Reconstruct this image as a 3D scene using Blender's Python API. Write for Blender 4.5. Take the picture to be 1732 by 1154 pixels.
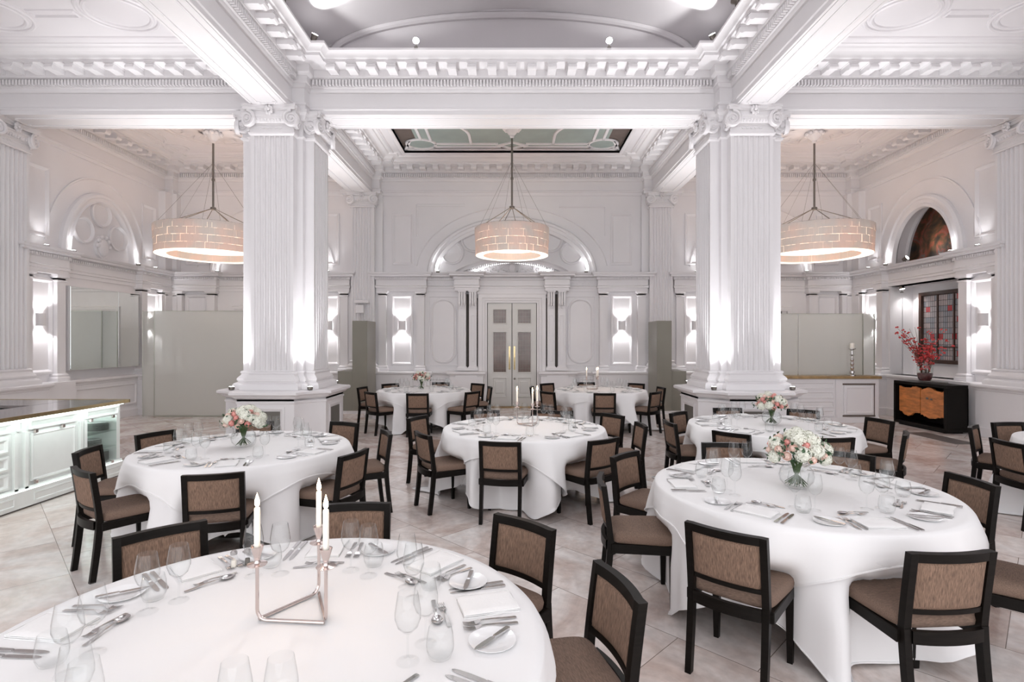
import bpy, math, random
from mathutils import Matrix, Vector
random.seed(7)
PI = math.pi
for _o in list(bpy.data.objects): bpy.data.objects.remove(_o)
SC = bpy.context.scene
COL = SC.collection

# ------------------------------------------------------------------ camera, world, exposure
CAMZ = 1.76
cd = bpy.data.cameras.new('camera'); cam = bpy.data.objects.new('camera', cd); COL.objects.link(cam)
cam.location = (0, 0, CAMZ); cam.rotation_euler = (PI/2, 0, 0)
cd.sensor_width = 36; cd.lens = 910/1732*36; cd.clip_start = .05
SC.camera = cam
W = bpy.data.worlds.new('world'); SC.world = W; W.use_nodes = True
W.node_tree.nodes['Background'].inputs[0].default_value = (.97, .97, 1, 1)
W.node_tree.nodes['Background'].inputs[1].default_value = 1.7
SC.view_settings.view_transform = 'Standard'; SC.view_settings.look = 'None'
SC.view_settings.gamma = 1; SC.view_settings.use_curve_mapping = False
SC.view_settings.exposure = 0.44
SC.cycles.max_bounces = 9; SC.cycles.diffuse_bounces = 5; SC.cycles.glossy_bounces = 4
SC.cycles.transmission_bounces = 6; SC.cycles.transparent_max_bounces = 28
SC.cycles.sample_clamp_indirect = 6; SC.cycles.caustics_reflective = False; SC.cycles.caustics_refractive = False

P_SCONCE, P_UP, P_WALLUP, P_DOME, P_CHAND = 15, 165, 8, 90, 3.5

def lamp(name, kind, loc, power, color=(1, 1, 1), to=None, size=.05, spot=60, blend=.6, parent=None):
    d = bpy.data.lights.new(name, kind); d.energy = power; d.color = color
    o = bpy.data.objects.new(name, d); COL.objects.link(o); o.location = loc
    if kind == 'SPOT': d.spot_size = math.radians(spot); d.spot_blend = blend; d.shadow_soft_size = size
    elif kind == 'POINT': d.shadow_soft_size = size
    elif kind == 'AREA': d.size = size
    if to is not None:
        o.rotation_euler = (Vector(to)-Vector(loc)).to_track_quat('-Z', 'Y').to_euler()
    return o

# ------------------------------------------------------------------ materials
MATS = {}
def nt(name):
    m = bpy.data.materials.new(name); m.use_nodes = True
    return m, m.node_tree.nodes, m.node_tree.links, m.node_tree.nodes['Principled BSDF']
def mat(name, col, rough=.5, metal=0, emit=None, es=0, noise=0, nscale=8, stretch=None, bump=0, bscale=60, spec=None, coat=0):
    m, N, L, b = nt(name); MATS[name] = m
    b.inputs['Base Color'].default_value = (*col, 1); b.inputs['Roughness'].default_value = rough
    b.inputs['Metallic'].default_value = metal
    if spec is not None: b.inputs['Specular IOR Level'].default_value = spec
    if coat: b.inputs['Coat Weight'].default_value = coat
    if emit: b.inputs['Emission Color'].default_value = (*emit, 1); b.inputs['Emission Strength'].default_value = es
    if noise or bump:
        tc = N.new('ShaderNodeTexCoord'); mp = N.new('ShaderNodeMapping'); L.new(tc.outputs['Object'], mp.inputs[0])
        if stretch: mp.inputs['Scale'].default_value = stretch
    if noise:
        n = N.new('ShaderNodeTexNoise'); n.inputs['Scale'].default_value = nscale; n.inputs['Detail'].default_value = 5
        L.new(mp.outputs[0], n.inputs[0])
        r = N.new('ShaderNodeMapRange'); r.inputs[1].default_value = .3; r.inputs[2].default_value = .7
        r.inputs[3].default_value = 1-noise; r.inputs[4].default_value = 1+noise
        L.new(n.outputs[0], r.inputs[0])
        v = N.new('ShaderNodeVectorMath'); v.operation = 'SCALE'; v.inputs[0].default_value = col
        L.new(r.outputs[0], v.inputs['Scale']); L.new(v.outputs[0], b.inputs['Base Color'])
    if bump:
        n2 = N.new('ShaderNodeTexNoise'); n2.inputs['Scale'].default_value = bscale; L.new(mp.outputs[0], n2.inputs[0])
        bp = N.new('ShaderNodeBump'); bp.inputs['Strength'].default_value = bump; bp.inputs['Distance'].default_value = .01
        L.new(n2.outputs[0], bp.inputs['Height']); L.new(bp.outputs[0], b.inputs['Normal'])
    return m
PL = mat('plaster_paint', (.79, .775, .785), .42, noise=.02, nscale=1.3)
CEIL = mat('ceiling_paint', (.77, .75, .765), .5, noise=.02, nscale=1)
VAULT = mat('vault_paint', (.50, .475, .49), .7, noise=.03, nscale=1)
GREY = mat('grey_panel_paint', (.25, .24, .20), .38, noise=.04, nscale=2)
DARKIN = mat('dark_recess_panel', (.13, .12, .105), .4, noise=.1, nscale=4)
BLACKW = mat('black_stained_wood', (.0075, .006, .005), .38, noise=.3, nscale=5, stretch=(2, 2, 18), spec=.13)
FAB = mat('brown_chenille', (.235, .150, .105), .9, noise=.42, nscale=26, stretch=(9, 9, .5), bump=.5, bscale=260)
SEATF = mat('brown_seat_chenille', (.225, .150, .112), .85, noise=.30, nscale=50, stretch=(1, 6, 6), bump=.5, bscale=260)
LINEN = mat('white_linen', (.83, .825, .83), .8, noise=.012, nscale=2, bump=.05, bscale=7)
LINEN2 = mat('white_overlay_linen', (.855, .85, .85), .75, noise=.012, nscale=2, bump=.05, bscale=6)
NAPK = mat('napkin_linen', (.86, .855, .85), .8, bump=.1, bscale=90)
SILV = mat('silver', (.66, .65, .65), .14, 1, noise=.05, nscale=40)
ROSEG = mat('rose_nickel', (.66, .57, .54), .16, 1, noise=.03, nscale=20)
WAX = mat('ivory_wax', (.88, .84, .76), .45, emit=(1, .8, .6), es=.02, noise=.02, nscale=12)
FLAME = mat('candle_flame', (1, .8, .5), .5, emit=(1, .62, .34), es=26, noise=.02, nscale=30)
WICK = mat('wick', (.03, .02, .02), .9, noise=.1)
CHINA = mat('white_china', (.86, .865, .87), .12, noise=.01, coat=.5)
DMETAL = mat('dark_bronze', (.20, .18, .16), .35, .9, noise=.08)
STEEL = mat('brushed_steel', (.5, .49, .48), .3, 1, noise=.06)
BRASS = mat('brass', (.62, .50, .28), .22, 1, noise=.1, nscale=14)
BRONZE = mat('golden_timber_edge', (.36, .24, .11), .35, .25, noise=.3, nscale=6)
LAMP = mat('lamp_lens', (1, 1, 1), .4, emit=(1, 1, 1), es=22, noise=.01)
LED = mat('led_strip', (1, 1, 1), .4, emit=(.88, 1, .955), es=3.5, noise=.01)
GLOW = mat('shade_liner_glow', (1, .92, .85), .5, emit=(1, .78, .62), es=1.05, noise=.01)
TOPM = mat('dark_counter_top', (.10, .085, .085), .22, noise=.4, nscale=3, stretch=(3, .4, 3), coat=.3)
LEAF = mat('leaf_green', (.045, .10, .045), .5, noise=.4, nscale=30)
STEM = mat('stem_green', (.05, .09, .03), .55, noise=.3, nscale=30)
ROSE = mat('pink_rose', (.80, .40, .36), .65, noise=.15, nscale=30)
ROSEP = mat('pale_rose', (.86, .66, .58), .65, noise=.1, nscale=30)
HYD = mat('white_hydrangea', (.84, .85, .75), .7, noise=.12, nscale=50)
REDF = mat('red_blossom', (.55, .05, .05), .6, noise=.3, nscale=30)
TWIG = mat('twig', (.10, .055, .035), .8, noise=.3)
ORANGE = mat('orange_live_edge_wood', (.56, .20, .055), .38, noise=.35, nscale=5, stretch=(1, 1, 4))
MIRR = mat('mirror', (.86, .90, .88), .015, 1, noise=.01)
GRILLE = mat('dark_floor_grille', (.10, .085, .08), .5, noise=.3, nscale=80)
SHADOWG = mat('dark_gap', (.09, .08, .07), .8, noise=.1)
PLATEST = mat('grey_stoneware', (.34, .34, .34), .3, noise=.1)
GAP2 = mat('brown_ceiling_infill', (.135, .105, .09), .6, noise=.1)
CEILGL = mat('ceiling_glass_pane', (.33, .40, .37), .25, noise=.08, nscale=1.5)
DOORP = mat('door_paint', (.67, .66, .635), .4, noise=.03, nscale=2)
DOORGL = mat('leaded_door_glass', (.17, .12, .105), .18, noise=.3, nscale=3, coat=.4)

def tile_mat():
    m, N, L, b = nt('chandelier_shell_tile')
    tc = N.new('ShaderNodeTexCoord'); n = N.new('ShaderNodeTexNoise'); n.inputs['Scale'].default_value = 3
    L.new(tc.outputs['Object'], n.inputs[0])
    cr = N.new('ShaderNodeValToRGB'); cr.color_ramp.elements[0].position = .38; cr.color_ramp.elements[1].position = .62
    cr.color_ramp.elements[0].color = (.72, .69, .66, 1); cr.color_ramp.elements[1].color = (.80, .70, .65, 1)
    L.new(n.outputs[0], cr.inputs[0])
    L.new(cr.outputs[0], b.inputs['Base Color']); b.inputs['Roughness'].default_value = .35
    t = N.new('ShaderNodeBsdfTranslucent'); L.new(cr.outputs[0], t.inputs[0])
    mx = N.new('ShaderNodeMixShader'); mx.inputs[0].default_value = .3
    L.new(b.outputs[0], mx.inputs[1]); L.new(t.outputs[0], mx.inputs[2])
    L.new(mx.outputs[0], N['Material Output'].inputs[0]); return m
TILE = tile_mat()

def glass_mat(name, tint, ior=1.5, gr=.0, body=0, bodycol=(.8, .82, .8)):
    m, N, L, b = nt(name); N.remove(b)
    tr = N.new('ShaderNodeBsdfTransparent'); tr.inputs[0].default_value = (*tint, 1)
    gl = N.new('ShaderNodeBsdfGlossy'); gl.inputs['Roughness'].default_value = gr
    lw = N.new('ShaderNodeLayerWeight'); lw.inputs[0].default_value = .5
    pw = N.new('ShaderNodeMath'); pw.operation = 'POWER'; pw.inputs[1].default_value = 5.0; L.new(lw.outputs['Facing'], pw.inputs[0])
    fr = N.new('ShaderNodeMath'); fr.operation = 'MULTIPLY_ADD'; fr.inputs[1].default_value = .9; fr.inputs[2].default_value = .028; L.new(pw.outputs[0], fr.inputs[0])
    nz = N.new('ShaderNodeTexNoise'); nz.inputs['Scale'].default_value = 2
    bp = N.new('ShaderNodeBump'); bp.inputs['Strength'].default_value = .02; L.new(nz.outputs[0], bp.inputs['Height'])
    L.new(bp.outputs[0], gl.inputs['Normal'])
    mx = N.new('ShaderNodeMixShader'); L.new(fr.outputs[0], mx.inputs[0]); L.new(gl.outputs[0], mx.inputs[2])
    if body:
        d = N.new('ShaderNodeBsdfDiffuse'); d.inputs[0].default_value = (*bodycol, 1)
        t2 = N.new('ShaderNodeBsdfTranslucent'); t2.inputs[0].default_value = (*bodycol, 1)
        m1 = N.new('ShaderNodeMixShader'); m1.inputs[0].default_value = .45
        L.new(d.outputs[0], m1.inputs[1]); L.new(t2.outputs[0], m1.inputs[2])
        m2 = N.new('ShaderNodeMixShader'); m2.inputs[0].default_value = body
        L.new(tr.outputs[0], m2.inputs[1]); L.new(m1.outputs[0], m2.inputs[2]); L.new(m2.outputs[0], mx.inputs[1])
    else: L.new(tr.outputs[0], mx.inputs[1])
    L.new(mx.outputs[0], N['Material Output'].inputs[0]); return m
GLASS = glass_mat('clear_glass', (.988, .992, .992), 1.48)
BOWL = glass_mat('bowl_glass', (.985, .99, .99), 1.4)
FROST = glass_mat('frosted_screen_glass', (.94, .96, .94), 1.5, .10, .55, (.90, .90, .865))
SHELFG = glass_mat('shelf_glass', (.95, .97, .96), 1.5)

def floor_mat():
    m, N, L, b = nt('marble_floor_tiles')
    tc = N.new('ShaderNodeTexCoord'); mp = N.new('ShaderNodeMapping')
    mp.inputs['Rotation'].default_value = (0, 0, math.radians(45)); mp.inputs['Location'].default_value = (.18, .1, 0)
    L.new(tc.outputs['Object'], mp.inputs[0])
    br = N.new('ShaderNodeTexBrick'); br.inputs['Scale'].default_value = 1; br.inputs['Brick Width'].default_value = .92
    br.inputs['Row Height'].default_value = .61; br.inputs['Mortar Size'].default_value = .0022; br.inputs['Mortar Smooth'].default_value = 0
    br.inputs['Color1'].default_value = (0, 0, 0, 1); br.inputs['Color2'].default_value = (1, 1, 1, 1); br.inputs['Mortar'].default_value = (.5, .5, .5, 1)
    br.offset = .5; L.new(mp.outputs[0], br.inputs[0])
    n1 = N.new('ShaderNodeTexNoise'); n1.inputs['Scale'].default_value = 1.1; n1.inputs['Detail'].default_value = 9; n1.inputs['Distortion'].default_value = 1.6; n1.inputs['Roughness'].default_value = .62
    add = N.new('ShaderNodeVectorMath'); add.operation = 'MULTIPLY_ADD'; add.inputs[1].default_value = (3, 5, 2)
    L.new(br.outputs['Color'], add.inputs[0]); L.new(mp.outputs[0], add.inputs[2]); L.new(add.outputs[0], n1.inputs[0])
    cr = N.new('ShaderNodeValToRGB'); e = cr.color_ramp.elements
    e[0].position = .28; e[0].color = (.47, .35, .30, 1); e[1].position = .66; e[1].color = (.83, .79, .765, 1)
    x = e.new(.44); x.color = (.65, .55, .505, 1); x = e.new(.54); x.color = (.75, .68, .645, 1)
    L.new(n1.outputs[0], cr.inputs[0])
    n2 = N.new('ShaderNodeTexNoise'); n2.inputs['Scale'].default_value = 14; n2.inputs['Detail'].default_value = 6; L.new(mp.outputs[0], n2.inputs[0])
    r2 = N.new('ShaderNodeMapRange'); r2.inputs[1].default_value = .35; r2.inputs[2].default_value = .65; r2.inputs[3].default_value = .90; r2.inputs[4].default_value = 1.06
    L.new(n2.outputs[0], r2.inputs[0])
    mu = N.new('ShaderNodeVectorMath'); mu.operation = 'SCALE'; L.new(cr.outputs[0], mu.inputs[0]); L.new(r2.outputs[0], mu.inputs['Scale'])
    mx = N.new('ShaderNodeMix'); mx.data_type = 'RGBA'; L.new(br.outputs['Fac'], mx.inputs[0]); L.new(mu.outputs[0], mx.inputs[6])
    mx.inputs[7].default_value = (.20, .155, .13, 1); L.new(mx.outputs[2], b.inputs['Base Color'])
    r3 = N.new('ShaderNodeMapRange'); r3.inputs[3].default_value = .10; r3.inputs[4].default_value = .26; L.new(n1.outputs[0], r3.inputs[0])
    L.new(r3.outputs[0], b.inputs['Roughness']); return m
FLOORM = floor_mat()

def stained_mat():
    m, N, L, b = nt('stained_glass_leading')
    tc = N.new('ShaderNodeTexCoord'); mp = N.new('ShaderNodeMapping'); L.new(tc.outputs['Object'], mp.inputs[0])
    sp = N.new('ShaderNodeSeparateXYZ'); L.new(mp.outputs[0], sp.inputs[0]); cb = N.new('ShaderNodeCombineXYZ')
    L.new(sp.outputs['Y'], cb.inputs[0]); L.new(sp.outputs['Z'], cb.inputs[1])
    br = N.new('ShaderNodeTexBrick'); br.offset = 0; br.inputs['Scale'].default_value = 1
    br.inputs['Brick Width'].default_value = .062; br.inputs['Row Height'].default_value = .125; br.inputs['Mortar Size'].default_value = .0045
    br.inputs['Mortar Smooth'].default_value = 0
    L.new(cb.outputs[0], br.inputs[0])
    wn = N.new('ShaderNodeTexWhiteNoise'); sn = N.new('ShaderNodeVectorMath'); sn.operation = 'SNAP'; sn.inputs[1].default_value = (.124, .125, 1)
    L.new(cb.outputs[0], sn.inputs[0]); L.new(sn.outputs[0], wn.inputs[0])
    cr = N.new('ShaderNodeValToRGB'); cr.color_ramp.interpolation = 'CONSTANT'; e = cr.color_ramp.elements
    e[0].color = (.20, .18, .185, 1); e[1].position = .89; e[1].color = (.26, .03, .035, 1)
    x = e.new(.35); x.color = (.15, .15, .165, 1); x = e.new(.6); x.color = (.24, .20, .20, 1)
    L.new(wn.outputs[0], cr.inputs[0])
    mx = N.new('ShaderNodeMix'); mx.data_type = 'RGBA'; L.new(br.outputs['Fac'], mx.inputs[0]); L.new(cr.outputs[0], mx.inputs[6])
    mx.inputs[7].default_value = (.02, .017, .015, 1); L.new(mx.outputs[2], b.inputs['Base Color']); b.inputs['Roughness'].default_value = .15
    L.new(mx.outputs[2], b.inputs['Emission Color']); b.inputs['Emission Strength'].default_value = .25
    return m
STAIN = stained_mat()

def paint_mat():
    m, N, L, b = nt('dark_mural_paint')
    tc = N.new('ShaderNodeTexCoord')
    n = N.new('ShaderNodeTexNoise'); n.inputs['Scale'].default_value = 1.7; n.inputs['Detail'].default_value = 6; n.inputs['Distortion'].default_value = 2.2
    L.new(tc.outputs['Object'], n.inputs[0])
    cr = N.new('ShaderNodeValToRGB'); e = cr.color_ramp.elements
    e[0].position = .36; e[0].color = (.02, .015, .012, 1); e[1].position = .72; e[1].color = (.36, .24, .18, 1)
    x = e.new(.48); x.color = (.085, .045, .02, 1); x = e.new(.56); x.color = (.22, .05, .03, 1); x = e.new(.63); x.color = (.10, .11, .10, 1)
    L.new(n.outputs[0], cr.inputs[0]); L.new(cr.outputs[0], b.inputs['Base Color']); b.inputs['Roughness'].default_value = .35
    return m
MURAL = paint_mat()

# ------------------------------------------------------------------ mesh builder
class MB:
    def __init__(s, M=None): s.v = []; s.f = []; s.M = M or Matrix.Identity(4)
    def add(s, vs, fs, M=None):
        k = len(s.v); T = s.M @ M if M is not None else s.M
        s.v += [tuple(T @ Vector(p)) for p in vs]; s.f += [tuple(i+k for i in f) for f in fs]
    def box(s, x0, x1, y0, y1, z0, z1, M=None):
        s.add([(x0,y0,z0),(x1,y0,z0),(x1,y1,z0),(x0,y1,z0),(x0,y0,z1),(x1,y0,z1),(x1,y1,z1),(x0,y1,z1)],
              [(0,3,2,1),(4,5,6,7),(0,1,5,4),(1,2,6,5),(2,3,7,6),(3,0,4,7)], M)
    def bbox(s, x0, x1, y0, y1, z0, z1, b=.004, M=None):
        # box with chamfered edges: three stacked loops
        def ring(i, z): return [(x0+i,y0,z),(x1-i,y0,z),(x1,y0+i,z),(x1,y1-i,z),(x1-i,y1,z),(x0+i,y1,z),(x0,y1-i,z),(x0,y0+i,z)]
        def inner(z): return [(x0+b,y0+b,z),(x1-b,y0+b,z),(x1-b,y0+b,z),(x1-b,y1-b,z),(x1-b,y1-b,z),(x0+b,y1-b,z),(x0+b,y1-b,z),(x0+b,y0+b,z)]
        V = inner(z0)+ring(b,z0+b)+ring(b,z1-b)+inner(z1); F = [tuple(range(8))[::-1], tuple(range(24,32))]
        for r in range(3):
            for i in range(8): F.append((r*8+i, r*8+(i+1)%8, r*8+8+(i+1)%8, r*8+8+i))
        s.add(V, F, M)
    def prism(s, poly, h0, h1, mp=lambda a,b,h:(a,b,h), M=None):
        n = len(poly); V = [mp(a,b,h0) for a,b in poly]+[mp(a,b,h1) for a,b in poly]
        F = [tuple(range(n))[::-1], tuple(range(n,2*n))]+[(i,(i+1)%n,n+(i+1)%n,n+i) for i in range(n)]
        s.add(V, F, M)
    def lathe(s, prof, seg=24, M=None, c=(0,0,0), cap=True):
        V = []; F = []
        for r, z in prof:
            for i in range(seg): a = 2*PI*i/seg; V.append((c[0]+r*math.cos(a), c[1]+r*math.sin(a), c[2]+z))
        for j in range(len(prof)-1):
            for i in range(seg): k = (i+1)%seg; F.append((j*seg+i, j*seg+k, (j+1)*seg+k, (j+1)*seg+i))
        if cap:
            if prof[0][0] > 1e-5: F.append(tuple(range(seg))[::-1])
            if prof[-1][0] > 1e-5: F.append(tuple(range((len(prof)-1)*seg, len(prof)*seg)))
        s.add(V, F, M)
    def tube(s, pts, r, seg=8, M=None, closed=False, cap=True):
        pts = [Vector(p) for p in pts]; n = len(pts); V = []; F = []; rs = r if isinstance(r, (list, tuple)) else [r]*n
        up = Vector((0,0,1)); prev = None
        for i, p in enumerate(pts):
            if closed: t = pts[(i+1)%n]-pts[i-1]
            else: t = pts[min(i+1,n-1)]-pts[max(i-1,0)]
            t.normalize()
            if prev is None:
                ref = up if abs(t.z) < .9 else Vector((1,0,0)); a = t.cross(ref).normalized()
            else: a = (prev-t*prev.dot(t)).normalized()
            prev = a; b = t.cross(a)
            for k in range(seg): g = 2*PI*k/seg; V.append(tuple(p+(a*math.cos(g)+b*math.sin(g))*rs[i]))
        m = n if closed else n-1
        for i in range(m):
            for k in range(seg): j = (i+1)%n; F.append((i*seg+k, i*seg+(k+1)%seg, j*seg+(k+1)%seg, j*seg+k))
        if cap and not closed: F += [tuple(range(seg))[::-1], tuple(range((n-1)*seg, n*seg))]
        s.add(V, F, M)
    def sweep(s, path, prof, closed=False, side=1, mp=lambda a,b,h:(a,b,h), M=None):
        n = len(path); V = []; F = []; m = len(prof)
        def nrm(p, q):
            dx, dy = q[0]-p[0], q[1]-p[1]; l = math.hypot(dx, dy) or 1; return (-dy/l*side, dx/l*side)
        for i, p in enumerate(path):
            a = nrm(path[i-1], p) if (i > 0 or closed) else None
            b = nrm(p, path[(i+1)%n]) if (i < n-1 or closed) else None
            a = a or b; b = b or a
            k = 1+a[0]*b[0]+a[1]*b[1]; k = max(k, .25); nx, ny = (a[0]+b[0])/k, (a[1]+b[1])/k
            for o, h in prof: V.append(mp(p[0]+nx*o, p[1]+ny*o, h))
        for i in range(n if closed else n-1):
            j = (i+1)%n
            for k in range(m-1): F.append((i*m+k, j*m+k, j*m+k+1, i*m+k+1))
        if not closed and m > 2: F += [tuple(range(m)), tuple(range((n-1)*m, n*m))[::-1]]
        s.add(V, F, M)
    def sphere(s, c, rx, ry=None, rz=None, seg=12, rings=8, M=None):
        ry = ry or rx; rz = rz or rx; V = []; F = []
        for j in range(rings+1):
            t = PI*j/rings
            for i in range(seg):
                a = 2*PI*i/seg; V.append((c[0]+rx*math.sin(t)*math.cos(a), c[1]+ry*math.sin(t)*math.sin(a), c[2]-rz*math.cos(t)))
        for j in range(rings):
            for i in range(seg): k = (i+1)%seg; F.append((j*seg+i, j*seg+k, (j+1)*seg+k, (j+1)*seg+i))
        s.add(V, F, M)
    def build(s, name, m, parent=None, smooth=32, loc=None):
        me = bpy.data.meshes.new(name); me.from_pydata(s.v, [], s.f)
        me.materials.append(m)
        if smooth:
            me.polygons.foreach_set('use_smooth', [True]*len(me.polygons)); me.set_sharp_from_angle(angle=math.radians(smooth))
        me.update()
        o = bpy.data.objects.new(name, me); COL.objects.link(o)
        if parent is not None: o.parent = parent
        if loc is not None: o.location = loc
        return o
def tag(o, label=None, cat=None, group=None, kind=None):
    if label: o['label'] = label
    if cat: o['category'] = cat
    if group: o['group'] = group
    if kind: o['kind'] = kind
    return o
def empty(name, loc=(0,0,0), rz=0, **k):
    o = bpy.data.objects.new(name, None); COL.objects.link(o); o.location = loc; o.rotation_euler = (0,0,rz)
    o.empty_display_size = .1
    return tag(o, **k)
def struct(o): o['kind'] = 'structure'; return o
def copy_tree(root, loc, rz=0, label=None, cat=None, group=None, scale=None):
    r = root.copy(); COL.objects.link(r); r.location = loc; r.rotation_euler = (0,0,rz)
    if scale: r.scale = scale
    def rec(a, b):
        for ch in a.children:
            c = ch.copy(); COL.objects.link(c); c.parent = b; rec(ch, c)
    rec(root, r)
    return tag(r, label, cat, group)
def WALLMP(a, b, h): return (a, h, b)     # path in (u,z), profile height = v
def frame(origin, ud, vd):
    ud = Vector(ud); vd = Vector(vd); z = Vector((0,0,1)); o = Vector(origin)
    return Matrix(((ud.x, vd.x, z.x, o.x),(ud.y, vd.y, z.y, o.y),(ud.z, vd.z, z.z, o.z),(0,0,0,1)))
def rect(a0, a1, b0, b1): return [(a0,b0),(a1,b0),(a1,b1),(a0,b1)]
def ell(cx, cz, a, b, t0=0, t1=PI, n=40): return [(cx+a*math.cos(t0+(t1-t0)*i/n), cz+b*math.sin(t0+(t1-t0)*i/n)) for i in range(n+1)]
def ring(cx, cz, r, n=32, b=None): return [(cx+r*math.cos(2*PI*i/n), cz+(b or r)*math.sin(2*PI*i/n)) for i in range(n)]

# ------------------------------------------------------------------ dimensions
BX, BY, HB, WX, WY = 3.96, 9.48, .27, 9.1, 14.3
ZS, ZC = 5.62, 6.50
# ---- floor
m = MB(); m.box(-WX-1, WX+1, -3, WY+.6, -.12, 0); struct(m.build('floor', FLOORM))

# ---- main entablature profile (offset out from the beam face, z)
ENT = [(0,5.62),(.035,5.62),(.035,5.69),(.055,5.70),(.055,5.735),(.02,5.75),(.012,5.76),(.012,5.985),(.035,5.995),(.05,6.02),(.05,6.055),(.075,6.065),
       (.075,6.175),(.11,6.185),(.14,6.21),(.14,6.33),(.40,6.335),(.40,6.375),(.43,6.385),(.44,6.41),(.50,6.46),(.52,6.465),(.52,6.50),(0,6.50)]
def rows(m, path, closed, side, base=0, dz=0, mod=True, dent=True, pitch=.055, mp=.335):
    """dentils and scrolled modillions along a plan path"""
    n = len(path)
    for i in range(n if closed else n-1):
        p = Vector(path[i]); q = Vector(path[(i+1)%n]); d = q-p; L = d.length
        if L < .15: continue
        d.normalize(); nn = Vector((-d.y, d.x))*side
        M = Matrix(((d.x, nn.x, 0, p.x),(d.y, nn.y, 0, p.y),(0,0,1,dz),(0,0,0,1)))
        if dent:
            a0 = .10 if side else 0; k = int((L-.2)/pitch)
            for j in range(k):
                u = .1+(L-.2)*(j+.5)/k; m.box(u-pitch*.3, u+pitch*.3, base+.07, base+.135, 6.085, 6.172, M)
        if mod and L > .7:
            k = max(1, round((L-1.0)/mp))
            for j in range(k+1):
                u = .5+(L-1.0)*j/k
                m.box(u-.07, u+.07, .13, .385, 6.235, 6.337, M); m.box(u-.082, u+.082, .13, .395, 6.318, 6.337, M)
                m.lathe([(.045,-.072),(.045,.072)], 10, M@Matrix.Translation((u,.365,6.262))@Matrix.Rotation(PI/2,4,'Y'))
                m.box(u-.05, u+.05, .39, .40, 6.25, 6.30, M)
BLK = []
def bay(x0, x1, y0, y1, jog, open_rear=False):
    """closed cornice path round the inside of a bay; jog = set of corners that carry pier blocks"""
    J = .21
    pts = []
    def c(k, x, y, sx, sy):   # corner order counter-clockwise, sx/sy point into the bay
        if k in jog: return (x, y, sx, sy, True)
        return (x, y, sx, sy, False)
    cs = [c('a', x0, y0, 1, 1), c('b', x1, y0, -1, 1), c('c', x1, y1, -1, -1), c('d', x0, y1, 1, -1)]
    for i, (x, y, sx, sy, j) in enumerate(cs):
        if not j: pts.append((x, y)); continue
        BLK.append((x, x+sx*J, y, y+sy*J)); A = (x+sx*J, y); B = (x+sx*J, y+sy*J); D = (x, y+sy*J)
        pts += [D, B, A] if i in (0, 2) else [A, B, D]
    return pts
bays = {'front_centre': bay(-BX+HB, BX-HB, 1.8, BY-HB, 'cd'), 'front_left': bay(-WX, -BX-HB, 1.8, BY-HB, 'c'),
        'front_right': bay(BX+HB, WX, 1.8, BY-HB, 'd'), 'back_centre': bay(-BX+HB, BX-HB, BY+HB, WY, 'abcd'),
        'back_left': bay(-WX, -BX-HB, BY+HB, WY, 'bcd'), 'back_right': bay(BX+HB, WX, BY+HB, WY, 'acd')}
for i, (nm, pth) in enumerate(bays.items()):
    m = MB(); m.sweep(pth, ENT, True, 1); rows(m, pth, True, 1)
    m.sweep(pth, [(.52,6.44),(.58,6.46),(.60,6.485),(.66,6.49),(.66,6.505)] if nm != 'front_centre' else [(.5,6.50),(.3,6.52),(.2,6.52)], True, 1)
    struct(m.build('trim_%d' % (i+1), PL))
m = MB()
for a, b, c, d in BLK: m.box(min(a,b), max(a,b), min(c,d), max(c,d), ZS+.001, ZC-.01)
struct(m.build('trim_11', PL))
# ---- beams
for i, (a, b, c, d) in enumerate([(-WX, WX, BY-HB+.005, BY+HB-.005), (-BX-HB+.005, -BX+HB-.005, -1, WY), (BX-HB+.005, BX+HB-.005, -1, WY)]):
    m = MB(); m.box(a, b, c, d, ZS-.001*i, ZC+.2)
    mp = lambda x, y, h: (x, y, ZS-.001*i-h)
    if i == 0: spans = [(-WX+.45, -BX-.75, BY-.17, BY+.17), (-BX+.75, BX-.75, BY-.17, BY+.17), (BX+.75, WX-.45, BY-.17, BY+.17)]
    else: spans = [(a+.09, b-.09, -1, BY-.75), (a+.09, b-.09, BY+.75, WY-.45)]
    for x0, x1, y0, y1 in spans:
        c_ = .05
        pp = [(x0+c_,y0),(x1-c_,y0),(x1-c_,y0+c_),(x1,y0+c_),(x1,y1-c_),(x1-c_,y1-c_),(x1-c_,y1),(x0+c_,y1),(x0+c_,y1-c_),(x0,y1-c_),(x0,y0+c_),(x0+c_,y0+c_)]
        m.sweep(pp, [(0,0),(0,.014),(.012,.02),(.024,.012),(.024,0)], True, 1, mp)
    struct(m.build('trim_%d' % (7+i), PL))
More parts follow.
